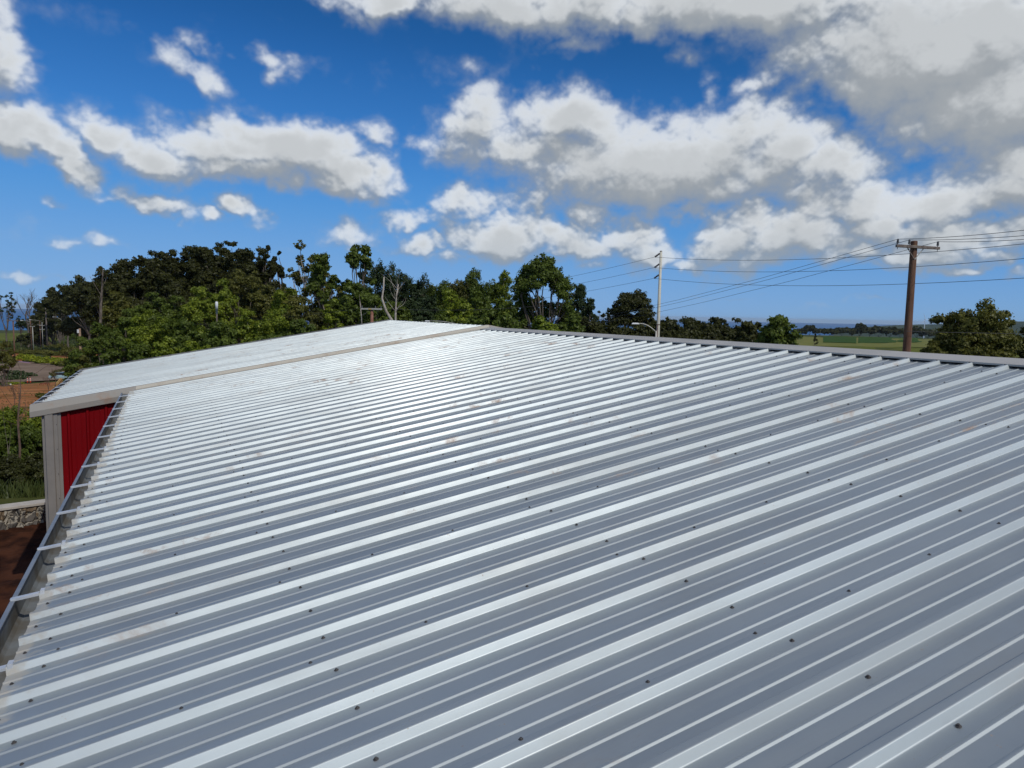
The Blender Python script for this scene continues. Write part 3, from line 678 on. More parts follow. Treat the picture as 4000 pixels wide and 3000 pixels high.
TREES = 0
def tree(name, label, px, depth, top_py, wpx, kind='broad', lm=None, bark=None, leaf=None, n=None, group=None, cat='tree', crown_lo=.3, lean=0., clumps=None, gz=None, seed=None, sprd=1.):
    global TREES; TREES += 1
    rng = np.random.default_rng(100+(seed if seed is not None else TREES*13))
    base = on_ground(px, depth)
    if gz is not None: base.z = gz
    topz = (ray(px, top_py)*depth)[2]; H = topz-base.z; W = wpx/F_PX*depth*.5
    root = empty(name, base, label=label, cat=cat, group=group)
    bark = bark or M_bark; lm = lm or L_mid
    if leaf is None: leaf = max(.10, depth*.0034)
    tb = MB(); C = []; Rr = []
    tr = max(.05, H*.016)
    D = W*.8
    if kind == 'broad':
        zc = H*(1+crown_lo)/2; rz = H*(1-crown_lo)/2
        K = clumps or 46
        for k in range(K):
            d = rng.normal(size=3); d /= np.linalg.norm(d); d[2] = abs(d[2])*1.1-.35*rng.random()
            rr_ = .55+.45*rng.random()**.5
            cr = W*(.20+.16*rng.random())
            c = np.array([d[0]*(W-cr*.7)*rr_, d[1]*D*rr_, zc+d[2]*(rz-cr*.6)*rr_*1.0]); C.append(c); Rr.append(cr)
        fork = Vector((lean*H*.3, 0, H*crown_lo*1.1))
        limb(tb, (0, 0, -.3), fork, tr, tr*.7, rng, .04)
        for k in range(0, K, 3): limb(tb, fork, Vector(C[k])*.95, tr*.5, tr*.10, rng, .10)
        n = int((n or 9000)*1.15); dr = 0.
    elif kind == 'gum':   # open crown: rounded leaf masses held on pale visible limbs
        # branching skeleton first, then fitted to the size of the tree; tufts sit on the twig ends
        segs = []; tips = []; mids = []
        def grow(p, d, L, r, lev):
            q = p+d*L; segs.append((p, q, r, r*.6, lev))
            if lev == 0: tips.append(q); return
            if lev == 1 and rng.random() < .6: mids.append(p.lerp(q, .8))
            nb_ = 3 if lev < 3 else 4
            for j in range(nb_):
                a = Vector(rng.normal(size=3)); a = (a-a.dot(d)*d).normalized()
                nd = (d+a*(.45+.45*rng.random())+Vector((0, 0, .10))).normalized(); grow(q if j else p.lerp(q, .75), nd, L*(.62+.22*rng.random()), r*.58, lev-1)
        npri = 5
        for j in range(npri):
            a = 2*math.pi*j/npri+rng.random()*.8; e = .55+.5*rng.random(); grow(Vector((0, 0, 0)), Vector((math.cos(a)*e, math.sin(a)*e, .75)).normalized(), 1., .5, 2 if sprd < 1 else 3 if (clumps or 0) > 60 else 2)
        T_a = np.array([t_[:] for t_ in tips]); mx_ = np.abs(T_a[:, :2]).max(); zt_ = T_a[:, 2].max(); zb_ = min(0, T_a[:, 2].min())
        fz_ = H*crown_lo; cr0 = W*.15
        def fit(p):
            u = p.x/mx_; v_ = p.y/mx_; w_ = (p.z)/zt_; h_ = math.hypot(u, v_); g_ = 1.
            if clumps and clumps > 50:   # dome: ends pushed out to the crown's envelope
                rr2 = math.sqrt(h_*h_+max(0, w_)**2); g_ = (.82+.18*rr2)/max(.35, rr2) if rr2 > .45 else 1.
            return Vector((u*g_*(W-cr0), v_*g_*(D-cr0), fz_+min(1., w_*g_)*(H-fz_-cr0*.6)))
        limb(tb, (0, 0, -.3), fit(Vector((0, 0, 0))), tr, tr*.75, rng, .04)
        for p, q, r0_, r1_, lev in segs: limb(tb, fit(p), fit(q), tr*r0_*1.1, tr*r1_*1.1, rng, .10, n=4, sides=5)
        for t_ in tips+mids: C.append(np.array(fit(t_)[:])); Rr.append(W*(.10+.11*rng.random())*(1. if sprd >= 1 else .8))
        n = int((n or 6000)*1.5); dr = .2
    elif kind == 'tall':  # narrow feathery crown of upswept plumes
        K = int((clumps or 34)*1.6)
        limb(tb, (0, 0, -.3), (lean*H*.2, 0, H*.93), tr*.8, tr*.12, rng, .02, n=8)
        for k in range(K):
            hh = crown_lo+(1-crown_lo)*(k+.5)/K; a = rng.random()*2*math.pi
            rad = W*math.sin(math.pi*min(1, (1.02-hh)/(1-crown_lo)*.62+.08))*(.25+.75*rng.random()); cr = W*(.20+.16*rng.random())
            c = np.array([math.cos(a)*rad+lean*H*.2*hh, math.sin(a)*rad, H*hh-cr*.3]); C.append(c); Rr.append(cr)
            if k % 2 == 0: limb(tb, (lean*H*.2*hh, 0, H*hh-rad*.8), c, tr*.2, tr*.05, rng, .06, sides=4)
        n = int((n or 5500)*2.4); dr = .4
    elif kind == 'bush':
        K = clumps or 16
        for k in range(K):
            a = rng.random()*2*math.pi; rad = math.sqrt(rng.random()); cr = W*(.24+.14*rng.random())
            zt_ = (H-cr*.8)*(1-.45*rad**2)*(.35+.65*rng.random()**.5)
            C.append(np.array([math.cos(a)*(W-cr*.6)*rad, math.sin(a)*D*rad, max(cr*.5, zt_)])); Rr.append(cr)
        for k in range(0, K, 2): limb(tb, (rng.normal()*W*.12, rng.normal()*W*.12, -.2), C[k], max(.02, tr*.6), .012, rng, .15, sides=5)
        n = n or 5000; dr = .1
    elif kind == 'bare':
        def grow(p, d, L, r, lev):
            q = p+d*L; limb(tb, p, q, r, r*.62, rng, .10, n=4, sides=5)
            if lev <= 0: return
            for j in range(3 if lev > 1 else 4):
                a = Vector(rng.normal(size=3)); a = (a-a.dot(d)*d).normalized(); nd = (d+a*(.38+.3*rng.random())+Vector((0, 0, .18))).normalized()
                grow(p+d*L*(.6+.4*rng.random()), nd, L*(.62+.2*rng.random()), r*.5, lev-1)
        f = .36
        for j in range(1): limb(tb, (0, 0, -.3), (0, 0, H*f), tr, tr*.7, rng, .03)
        for j in range(3):
            a = 2*math.pi*j/3+rng.random(); d = Vector((math.cos(a)*W/H*1.0, math.sin(a)*W/H, 1)).normalized(); grow(Vector((0, 0, H*f)), d, H*.25, tr*.6, 3)
    if C:
        V, Fq, A = leaves(C, Rr, n/len(C), leaf, rng, droop=dr, flat=.7 if kind in ('broad', 'bush') else (.85 if kind == 'gum' else 1.3), aspect=.6 if kind != 'tall' else .28)
        # keep feet on the ground and the top at its height
        mz = V[:, 2].max(); V[:, 2] = np.where(V[:, 2] > 0, V[:, 2]*min(1.15, H/mz), V[:, 2]); 
        np_mesh('crown' if kind != 'bush' else 'foliage', V, Fq, lm, root, attr=A)
    tb.build('trunk' if kind != 'bush' else 'stems', bark, root, smooth=True)
    return root

DK = 'dark trees of the big wooded clump'
i_ = 0
for px, tp, w, dp, lab in (
  (262, 1105, 170, 280, 'dark tree at the low left foot of the big wooded clump'),
  (345, 1072, 190, 240, 'dark round tree second from the left end of the big clump'),
  (430, 1040, 190, 130, 'dark tree behind the tall bare trunk on the left'),
  (520, 1008, 210, 128, 'dark dense tree on the left shoulder of the big clump, left of its summit'),
  (625, 975, 220, 124, 'broad dark olive tree on the left shoulder of the big clump, nearer its summit'),
  (735, 955, 220, 122, 'broad dark olive tree just left of the highest crown'),
  (840, 945, 200, 126, 'dark tree touching the left side of the highest crown'),
  (920, 942, 190, 122, 'dark tree with the highest crown of the big clump'),
  (1000, 962, 170, 120, 'dark tree between the highest crown and the ragged right one'),
  (1065, 958, 130, 118, 'dark ragged tree at the right end of the big clump with sky showing through'),
  (480, 1030, 190, 122, 'dark tree filling the left shoulder between two rounder crowns'),
  (570, 1000, 200, 119, 'dark tree whose crown joins the left shoulder to the summit of the big clump'),
  (680, 972, 200, 117, 'dark tree on the summit line, in front of two broad olive ones'),
  (785, 962, 190, 118, 'dark olive tree on the summit line left of the centre of the clump'),
  (960, 965, 170, 115, 'dark tree in front of the highest crown'),
  (1080, 1090, 170, 112, 'dark lower tree under the ragged right end of the big clump')):
    tree('tree', lab, px, dp, tp, w, 'broad' if px not in (1065,) else 'gum', L_dark, n=19000 if px != 1065 else 14000, group=DK, crown_lo=.22, clumps=60, leaf=.38 if dp < 200 else .7)
for px, tp, w, lab in ((690, 1110, 260, 'dark tree filling the middle of the big clump behind bright green trees, left one'), (880, 1080, 260, 'dark tree filling the middle of the big clump behind bright green trees, right one'), (520, 1150, 240, 'dark tree low in the big clump behind the olive trees')):
    tree('tree', lab, px, 112, tp, w, 'broad', L_dark, n=19000, group=DK, crown_lo=.15, clumps=60, leaf=.37)
# left end: conifers and far trees
tree('tree', 'dark conical tree left of the tall grey pole', 148, 330, 1175, 60, 'tall', L_dark, leaf=.9, n=4000, crown_lo=.12)
tree('tree', 'dark narrow tree behind the tall grey pole', 172, 330, 1172, 60, 'tall', L_dark, leaf=.9, n=4000, crown_lo=.12)
tree('tree', 'dark tree right of the tall grey pole with clumped crown', 200, 320, 1158, 90, 'gum', L_dark, leaf=.9, n=6000, crown_lo=.1)
tree('tree', 'dark tree right of the tall grey pole, the taller of two clumped ones', 228, 310, 1120, 110, 'gum', L_dark, leaf=.9, n=6500, crown_lo=.1)
tree('tree', 'low dark tree filling the gap behind the curved street lamp', 205, 320, 1215, 150, 'broad', L_dark, leaf=.8, n=12000, crown_lo=.05)
tree('tree', 'low dark tree closing the gap below the third dome crown from the left', 318, 250, 1215, 190, 'broad', L_dark, leaf=.7, n=13000, crown_lo=.03)
tree('tree', 'low dark tree behind the leaning poles on the left', 140, 330, 1225, 90, 'broad', L_dark, leaf=.8, n=8000, crown_lo=.05)
tree('gum_tree', 'slender open-crowned gum tree at the left edge against the sea', 20, 310, 1140, 90, 'gum', L_blue, leaf=.5, n=2600, crown_lo=.3, sprd=.8)
tree('bare_tree', 'leafless vase-shaped tree against the sky on the left', 106, 310, 1120, 72, 'bare', bark=M_bark)
tree('tree', 'small dark tree standing before the sea beside the leafless tree', 76, 320, 1232, 42, 'broad', L_blue, leaf=.5, n=1800, crown_lo=.4)
tree('tree', 'small bushy tree by the foot of the left crossarm pole', 78, 300, 1305, 56, 'bush', L_dark, leaf=.5, n=2500)
tree('tree', 'low bushy tree at the foot of the leafless tree', 112, 300, 1298, 60, 'bush', L_dark, leaf=.5, n=2500)
tree('tree', 'dark leafy tree cut by the left edge above the driveway', 5, 120, 1330, 90, 'bush', L_olive, leaf=.3, n=9000, clumps=26)
# olive/bright trees on the near side
NG = 'bright green trees in front of the dark clump'
for px, tp, w, dp, lm_, lab in (
  (455, 1130, 170, 82, L_olive, 'yellow-olive flat-topped tree right of the tall bare trunk'),
  (545, 1190, 150, 80, L_mid, 'mid-green tree below the flat-topped olive one'),
  (610, 1140, 150, 84, L_mid, 'small rounded green tree against the dark clump, left of the bright group'),
  (690, 1150, 190, 80, L_mid, 'mid-green rounded tree left of the bright-topped trees'),
  (800, 1115, 190, 78, L_bright, 'bright green round-topped tree left of the white tube'),
  (870, 1085, 150, 80, L_bright, 'bright green tree just above the white tube'),
  (955, 1050, 200, 84, L_olive, 'tallest yellow-green tree in front of the dark clump'),
  (1040, 1110, 180, 80, L_olive, 'olive tree right of the tallest yellow-green one'),
  (1110, 1120, 150, 78, L_bright, 'bright green tree at the right end of the bright group'),
  (1170, 1150, 160, 74, L_olive, 'olive tree below the sparse pale-limbed gum')):
    tree('tree', lab, px, dp, tp, w, 'broad', lm_, n=14000, group=NG, crown_lo=.2, clumps=44, leaf=.22)
for px, tp, w, dp, lm_, lab in (
  (400, 1255, 150, 62, L_mid, 'low green tree around the foot of the tall bare trunk'),
  (480, 1235, 190, 58, L_mid, 'front row green tree above the left part of the far roof'),
  (590, 1210, 210, 56, L_bright, 'front row bright tree second from the left above the far roof'),
  (720, 1235, 210, 56, L_mid, 'front row darker green tree left of the white tube'),
  (850, 1250, 200, 54, L_mid, 'front row green tree directly below the white tube'),
  (960, 1200, 200, 56, L_bright, 'front row bright green tree right of the white tube'),
  (1080, 1195, 210, 58, L_bright, 'front row brightest green tree near the peak of the far roof'),
  (1170, 1240, 170, 56, L_mid, 'front row green tree just before the blue tarp'),
  (660, 1310, 190, 50, L_bright, 'low bright bush-like tree touching the far roof edge'),
  (880, 1310, 190, 50, L_mid, 'low green tree behind the far roof edge below the white tube'),
  (1040, 1300, 200, 52, L_mid, 'low green tree behind the far roof edge, left of the blue tarp'),
  (530, 1330, 200, 50, L_mid, 'low green tree behind the left half of the far roof edge'),
  (780, 1330, 180, 48, L_bright, 'small bright tree right behind the middle of the far roof edge')):
    tree('tree', lab, px, dp, tp, w, 'broad', lm_, n=14000, group='front row trees behind the far roof', crown_lo=.12, clumps=44, leaf=.17)
# the tall bare trunk
def snag(name, label, pts, r0, r1, m_, twigs=6, depth=70):
    base = on_ground(pts[0][0], depth); root = empty(name, base, label=label, cat='dead tree')
    P = [at(x, y, depth)-base for x, y in pts]; P[0] = Vector((P[0].x, P[0].y, -.3))
    rng = np.random.default_rng(len(pts)*31+int(pts[0][0])); b = MB()
    b.tube(P, list(np.linspace(r0, r1, len(P))), 7)
    b.build('trunk', m_, root, smooth=True)
    if twigs:
        b = MB()
        for k in range(twigs):
            t = .35+.6*k/twigs; f = t*(len(P)-1); i = int(f); p = P[i].lerp(P[min(i+1, len(P)-1)], f-i)
            q = p+Vector((rng.normal()*.9, rng.normal()*.9, .8+rng.random()*1.4)); limb(b, p, q, r1*.7, r1*.2, rng, .12)
        b.build('branches', m_, root, smooth=True)
    return root
snag('dead_tree', 'tall straight bare trunk standing clear of the dark clump', [(393, 1440), (392, 1300), (394, 1190), (399, 1120), (402, 1052)], .20, .05, M_bark, 9, 75)
snag('dead_tree', 'crooked white dead trunk rising behind the roof peak', [(1545, 1330), (1530, 1250), (1508, 1215), (1492, 1165), (1498, 1125), (1500, 1082)], .17, .06, M_pale, 0, 70)
snag('dead_tree', 'brownish bare tree right of the crooked white trunk', [(1546, 1330), (1545, 1230), (1548, 1160), (1556, 1110)], .14, .04, M_pale, 14, 74)
snag('dead_tree', 'thin pale dead stem left of the brown crossarm', [(1425, 1340), (1412, 1240), (1406, 1175)], .07, .03, M_pale, 3, 72)
snag('dead_tree', 'pale dead stem among bright bushes below the white tube', [(915, 1360), (918, 1290), (930, 1240)], .06, .02, M_bark, 8, 56)
# middle belt
tree('gum_tree', 'sparse gum with pale crooked limbs and small tufts right of the dark clump', 1225, 95, 945, 320, 'gum', L_olive, bark=M_pale, leaf=.32, n=5200, crown_lo=.18, sprd=.8)
tree('gum_tree', 'taller green gum with reddish limbs right of the sparse one', 1345, 92, 950, 300, 'gum', L_mid, leaf=.32, n=17000, crown_lo=.2, clumps=44)
tree('tree', 'dark understorey tree below the two gums', 1290, 98, 1110, 220, 'broad', L_olive, leaf=.34, n=8000, crown_lo=.1)
tree('tree', 'dark tree just left of the brown crossarm', 1390, 88, 1100, 180, 'broad', L_mid, leaf=.32, n=8000, crown_lo=.1)
tree('tree', 'dark low tree at the blue tarp', 1240, 80, 1200, 170, 'broad', L_dark, leaf=.3, n=8000, crown_lo=.1)
tree('tree', 'small yellow-green tree in front of the two gums', 1300, 76, 1165, 110, 'broad', L_bright, leaf=.28, n=4000, crown_lo=.2)
CAS = 'feathery trees along the middle of the belt'
for px, tp, w, lm_, lab in ((1462, 1005, 110, L_blue, 'feathery dark tree behind the crooked white trunk'), (1530, 1018, 120, L_blue, 'feathery dark tree directly right of the crooked white trunk top'),
  (1585, 1060, 110, L_blue, 'feathery dark tree with rounded top, third from the left of its row'), (1655, 1065, 110, L_blue, 'feathery tree fourth from the left of its row, with a twin-pointed top'), (1720, 1085, 120, L_mid, 'feathery tree fifth from the left, above the curved lamp arm'),
  (1775, 1085, 100, L_olive, 'feathery tree sixth from the left of its row, a little brown'), (1845, 1042, 90, L_mid, 'light feathery tree standing above the low belt right of the lamp arm'), (1905, 1085, 110, L_mid, 'feathery tree left of the pale thin one'),
  (1965, 1052, 70, L_bright, 'pale thin feathery tree touching the big domed tree'), (1810, 1080, 100, L_olive, 'brownish feathery tree behind the light standing one')):
    tree('tree', lab, px, 100, tp, w*1.55, 'tall', lm_, leaf=.42, n=5200, group=CAS, crown_lo=.1)
for px, tp, w, lab in ((1440, 1075, 170, 'dark background tree behind the left end of the feathery row'), (1540, 1085, 180, 'dark background tree behind the crooked white trunk'), (1640, 1105, 180, 'dark background tree behind the third and fourth feathery trees'), (1740, 1115, 180, 'dark background tree behind the lamp arm'),
  (1840, 1105, 180, 'dark background tree behind the light standing feathery one'), (1940, 1110, 180, 'dark background tree left of the big dome'), (2230, 1130, 170, 'dark background tree right of the trunk of the big dome')):
    tree('tree', lab, px, 112, tp, w, 'broad', L_mid if px in (1840, 1940) else L_dark, leaf=.34, n=13000, group='dark trees behind the middle belt', crown_lo=.05, clumps=50)
for px, tp, w, dp, lm_, lab in ((1470, 1150, 150, 78, L_mid, 'green tree behind the brown crossarm'), (1650, 1150, 170, 84, L_blue, 'low dark tree left of the curved lamp arm'), (1780, 1125, 180, 76, L_bright, 'bright rounded tree above the short post'), (1870, 1110, 170, 80, L_mid, 'green tree behind the bright rounded one'),
  (1940, 1180, 180, 72, L_mid, 'green tree left of the trunk of the big domed tree'), (2010, 1220, 200, 66, L_mid, 'low green tree under the left half of the big dome'), (1850, 1230, 190, 66, L_mid, 'low green tree right of the short post'), (2140, 1230, 220, 64, L_bright, 'low green tree under the right half of the big dome'),
  (1720, 1220, 150, 70, L_mid, 'low green tree behind the lamp head'), (2230, 1215, 140, 72, L_mid, 'low green tree at the right foot of the big dome')
  ,(1560, 1170, 180, 82, L_mid, 'green tree right of the foot of the crooked white trunk'), (2300, 1235, 150, 84, L_dark, 'dark low tree below the pointed feathery tree')):
    tree('tree', lab, px, dp, tp, w, 'broad', lm_, leaf=.28, n=8500, group='green trees low in the middle belt', crown_lo=.08)
tree('tree', 'big dome-crowned tree with open branches standing highest in the middle', 2118, 88, 990, 310, 'gum', L_mid, leaf=.27, n=22000, crown_lo=.30, clumps=72)
tree('tree', 'inner lower boughs tree left behind the big dome', 2060, 94, 1120, 170, 'gum', L_dark, leaf=.3, n=8000, crown_lo=.15)
tree('tree', 'tall feathery tree leaning on the right side of the big dome', 2255, 92, 1105, 120, 'tall', L_blue, leaf=.36, n=7000, crown_lo=.05)
tree('tree', 'narrow feathery tree with pointed top right of the big dome', 2305, 92, 1160, 80, 'tall', L_blue, leaf=.36, n=5000, crown_lo=.05)
tree('tree', 'small open tree between the two domed trees', 2355, 105, 1212, 80, 'gum', L_dark, leaf=.36, n=3500, crown_lo=.1)
tree('tree', 'smaller dome-crowned tree left of the white pole', 2462, 112, 1124, 205, 'broad', L_dark, leaf=.32, n=15000, crown_lo=.34, clumps=52)
for px, tp, w, dp, lab in ((2390, 1270, 150, 95, 'low dark tree left below the smaller dome'), (2480, 1262, 160, 95, 'low dark tree right below the smaller dome'), (2560, 1240, 90, 110, 'dark tree directly behind the white pole foot'), (2620, 1238, 100, 125, 'dark tree just right of the white pole'),
  (2700, 1237, 130, 130, 'dark twin-topped tree left of the blue sea gap'), (2765, 1262, 90, 130, 'low dark tree in the dip before the sea gap'), (2810, 1240, 80, 135, 'dark pointed tree right of the sea gap'), (2870, 1242, 110, 140, 'dark rounded tree before the pasture'), (2940, 1255, 110, 100, 'dark ragged tree touching the light green one'), (2330, 1262, 120, 90, 'low dark tree at the foot of the feathery pair'), (2660, 1290, 150, 110, 'low dark bush tree behind the pale flat shed')):
    tree('tree', lab, px, dp, tp-4, w*1.45, 'broad', L_dark, leaf=.42, n=12000, clumps=60, group='dark trees between the white pole and the pasture', crown_lo=.06)
tree('tree', 'light green bushy tree standing alone before the pasture', 3040, 75, 1226, 175, 'broad', L_mid, leaf=.25, n=14000, crown_lo=.05, clumps=60)
FT = 'low trees along the far edge of the fields'
for k, (px, tp, w) in enumerate(((3165, 1270, 36), (3205, 1284, 40), (3245, 1282, 44), (3290, 1278, 44), (3330, 1282, 36), (3362, 1262, 40), (3400, 1282, 50), (3435, 1272, 60), (3478, 1276, 46), (3520, 1284, 40), (3585, 1274, 52), (3630, 1286, 50), (3130, 1283, 40))):
    lab = {3362: 'tallest of the small dark trees along the far edge of the fields', 3435: 'widest of the small dark trees along the far field edge', 3585: 'small dark tree far off just right of the wooden pole', 3165: 'small dark tree far off right of the sea gap'}.get(px, 'small dark tree in the row along the far edge of the fields')
    tree('tree', lab, px, 1250, tp-3, w*1.5, 'broad', L_dark, leaf=4.2, n=2200, group=FT, crown_lo=.02, clumps=26)
tree('bush', 'lone round bush on the green slope left of the wooden pole', 3190, 420, 1302, 20, 'bush', L_dark, leaf=.8, n=400)
# right hand trees
tree('tree', 'big bushy dark tree with a pointed top right of the wooden pole', 3800, 44, 1160, 330, 'broad', L_olive, leaf=.17, n=42000, crown_lo=.03, clumps=150)
tree('tree', 'left lower shoulder of foliage, a bushy tree beside the big pointed one', 3690, 45, 1230, 160, 'broad', L_olive, leaf=.17, n=15000, crown_lo=.03)
tree('tree', 'bushy tree filling the right shoulder beside the big pointed one', 3905, 46, 1210, 160, 'broad', L_olive, leaf=.17, n=15000, crown_lo=.03)
tree('tree', 'lower dark tree cut by the right edge of the picture', 3990, 48, 1265, 190, 'broad', L_dark, leaf=.18, n=15000, crown_lo=.03)
tree('tree', 'dark low tree at the foot of the pointed one by the roof cap', 3700, 40, 1330, 170, 'bush', L_olive, leaf=.16, n=9000)
# thicket left of the red wall
for k, (px, tp, w, dp, lm_, lab) in enumerate((
  (20, 1585, 190, 30, L_bright, 'bright green bush at the left edge above the stone wall'), (110, 1600, 180, 31, L_bright, 'light green bush leaning against the corner of the red building'), (60, 1660, 230, 27, L_mid, 'dense green bush in the middle of the thicket behind the stone wall'),
  (180, 1650, 190, 27.5, L_mid, 'green bush hidden partly behind the taupe corner trim'), (-30, 1690, 210, 26, L_mid, 'green bush at the far left of the thicket'), (10, 1780, 190, 24.5, L_dark, 'low dark bush just behind the stone wall at the left'), (130, 1770, 200, 24.8, L_dark, 'low twiggy bush just behind the stone wall near the red wall'),
  (230, 1700, 180, 28, L_olive, 'olive bush behind the red wall corner'))):
    tree('bush', lab, px, dp, tp, w, 'bush', lm_, leaf=.085, n=15000, group='bushes in the thicket behind the stone wall', cat='bush', clumps=30, bark=M_twig)
snag('dead_tree', 'grey bare sapling in the thicket above the stone wall', [(75, 1960), (78, 1750), (70, 1650), (80, 1520), (78, 1490)], .05, .012, M_twig, 10, 26)
snag('dead_tree', 'thin pale stem low in the thicket above the stone wall', [(38, 1900), (34, 1800), (30, 1740)], .03, .012, M_bark, 2, 25)
# shrubs by the driveway
SH = 'yellow-green shrubs along the driveway bank'
for k, (px, py, tp, w, lab) in enumerate(((75, 1408, 1383, 46, 'yellow-green shrub at the left end of the driveway bank'), (110, 1418, 1385, 46, 'yellow-green shrub second from the left on the driveway bank'), (150, 1424, 1392, 46, 'yellow-green shrub third from the left on the driveway bank'),
   (190, 1430, 1393, 50, 'brightest yellow shrub in the middle of the driveway bank'), (228, 1434, 1400, 50, 'yellow-green shrub right of the brightest one on the bank'), (265, 1436, 1402, 50, 'olive shrub on the bank near the roof corner'), (320, 1440, 1412, 56, 'yellow-green shrub just above the far roof corner'))):
    p = gp(px, py); dp = Vector(Fv).dot(p)
    tree('shrub', lab, px, dp, tp-3, w*1.5, 'bush', L_yel if k not in (5,) else L_olive, leaf=.36, n=6000, group=SH, cat='shrub')
for k, (px, py, tp, w, lm_, lab) in enumerate(((95, 1383, 1366, 90, L_olive, 'low olive hedge shrub behind the yellow shrubs, left'), (160, 1383, 1364, 90, L_olive, 'low olive hedge shrub behind the yellow shrubs, middle'), (230, 1392, 1366, 90, L_olive, 'low olive hedge shrub behind the yellow shrubs, right'),
   (175, 1352, 1334, 44, L_brown, 'dry brown-leaved shrub near the white tank'), (245, 1330, 1278, 110, L_brown, 'pale brown flowering tree left of the white sign'), (300, 1345, 1290, 90, L_mid, 'green shrub under the white sign'), (345, 1380, 1330, 120, L_mid, 'green shrub mass below the tall bare trunk'), (290, 1395, 1350, 90, L_olive, 'olive shrub left of the tall bare trunk foot'), (350, 1420, 1380, 90, L_mid, 'green shrub above the far roof left corner'), (215, 1365, 1340, 80, L_olive, 'olive shrub on the grass right of the white tank'))):
    p = gp(px, py); dp = Vector(Fv).dot(p)
    tree('shrub', lab, px, dp, tp, w*1.35, 'bush', lm_, leaf=.4, n=7000, cat='shrub')
for px, py, tp, w, lab in ((38, 1478, 1441, 46, 'cream-flowered shrub left above the driveway island'), (72, 1478, 1448, 44, 'cream-flowered shrub in the middle of the driveway island'), (105, 1476, 1455, 40, 'cream-flowered shrub at the right tip of the driveway island'), (15, 1490, 1462, 50, 'cream-flowered shrub at the left edge of the island'), (60, 1488, 1466, 60, 'low cream-flowered shrub at the front of the island')):
    p = gp(px, py); dp = Vector(Fv).dot(p)
    tree('shrub', lab, px, dp, tp, w*1.25, 'bush', L_flow, leaf=.28, n=5000, group='cream-flowered shrubs beside the driveway', cat='shrub')
for px, py, tp, w, lab in ((25, 1505, 1493, 46, 'low lime green plant left of the white sign post'), (62, 1503, 1492, 40, 'low lime green plant right of the white sign post')):
    p = gp(px, py); dp = Vector(Fv).dot(p); tree('shrub', lab, px, dp, tp, w, 'bush', L_yel, leaf=.22, n=1200, cat='shrub')
tree('tree', 'green bush-like tree hiding the foot of the post with the white board', 322, 78, 1312, 190, 'bush', L_mid, leaf=.26, n=12000)
tree('tree', 'green bushy tree between the post with the board and the tall bare trunk', 372, 68, 1340, 170, 'bush', L_olive, leaf=.24, n=10000)
for px, py, tp, w, lab in ((175, 1560, 1462, 46, 'bare twiggy shrub beside the rusty frame'), (205, 1520, 1430, 60, 'bare leaning sapling across the driveway edge'), (40, 1600, 1500, 40, 'bare sapling on the red soil at the left')):
    p = gp(px, py); dp = Vector(Fv).dot(p); tree('bare_shrub', lab, px, dp, tp, w, 'bare', bark=M_twig, cat='shrub')
for px, py, tp, w, lab in ((213, 1484, 1446, 60, 'dark green shrub in front of the parked car'), (238, 1455, 1440, 40, 'dark shrub behind the parked car'), (150, 1560, 1535, 60, 'scrubby half-bare bush on the red soil')):
    p = gp(px, py); dp = Vector(Fv).dot(p); tree('shrub', lab, px, dp, tp, w, 'bush', L_olive, leaf=.24, n=1500, cat='shrub')
# grass, as ground cover
def grass(name, cols, n, h, w_, m_=L_grass, seed=3):
    rng = np.random.default_rng(seed); xs = [c[0] for c in cols]; P = []
    for _ in range(n):
        x = rng.uniform(xs[0], xs[-1]); a = np.interp(x, xs, [c[1] for c in cols]); c = np.interp(x, xs, [c[2] for c in cols])
        P.append(gp(x, rng.uniform(min(a, c), max(a, c)))[:])
    P = np.array(P); N = len(P); a = rng.random(N)*2*math.pi; hh = h*(.5+.8*rng.random(N)); ww = w_*(.6+.8*rng.random(N))
    u = np.stack([np.cos(a), np.sin(a), np.zeros(N)], 1); tip = P+np.stack([rng.normal(size=N)*.3*hh, rng.normal(size=N)*.3*hh, hh], 1)
    V = np.stack([P-u*ww[:, None]*.5, P+u*ww[:, None]*.5, tip+u*ww[:, None]*.12, tip-u*ww[:, None]*.12], 1).reshape(-1, 3)
    o = np_mesh(name, V, np.arange(4*N).reshape(-1, 4), m_, attr=rng.random(N)); return tag(o, label='rank grass and weeds '+('behind the stone wall' if seed == 3 else ('on the red soil lot' if seed == 4 else 'on the bank beyond the driveway')), cat='grass', kind='stuff')
grass('grass', [(-200, 1960, 1600), (260, 1940, 1600)], 9000, .45, .05)
grass('grass', [(-60, 1640, 1540), (300, 1640, 1530)], 500, .22, .25, seed=4)
grass('grass', [(-60, 1368, 1335), (420, 1372, 1335)], 5000, .9, .7, seed=5)

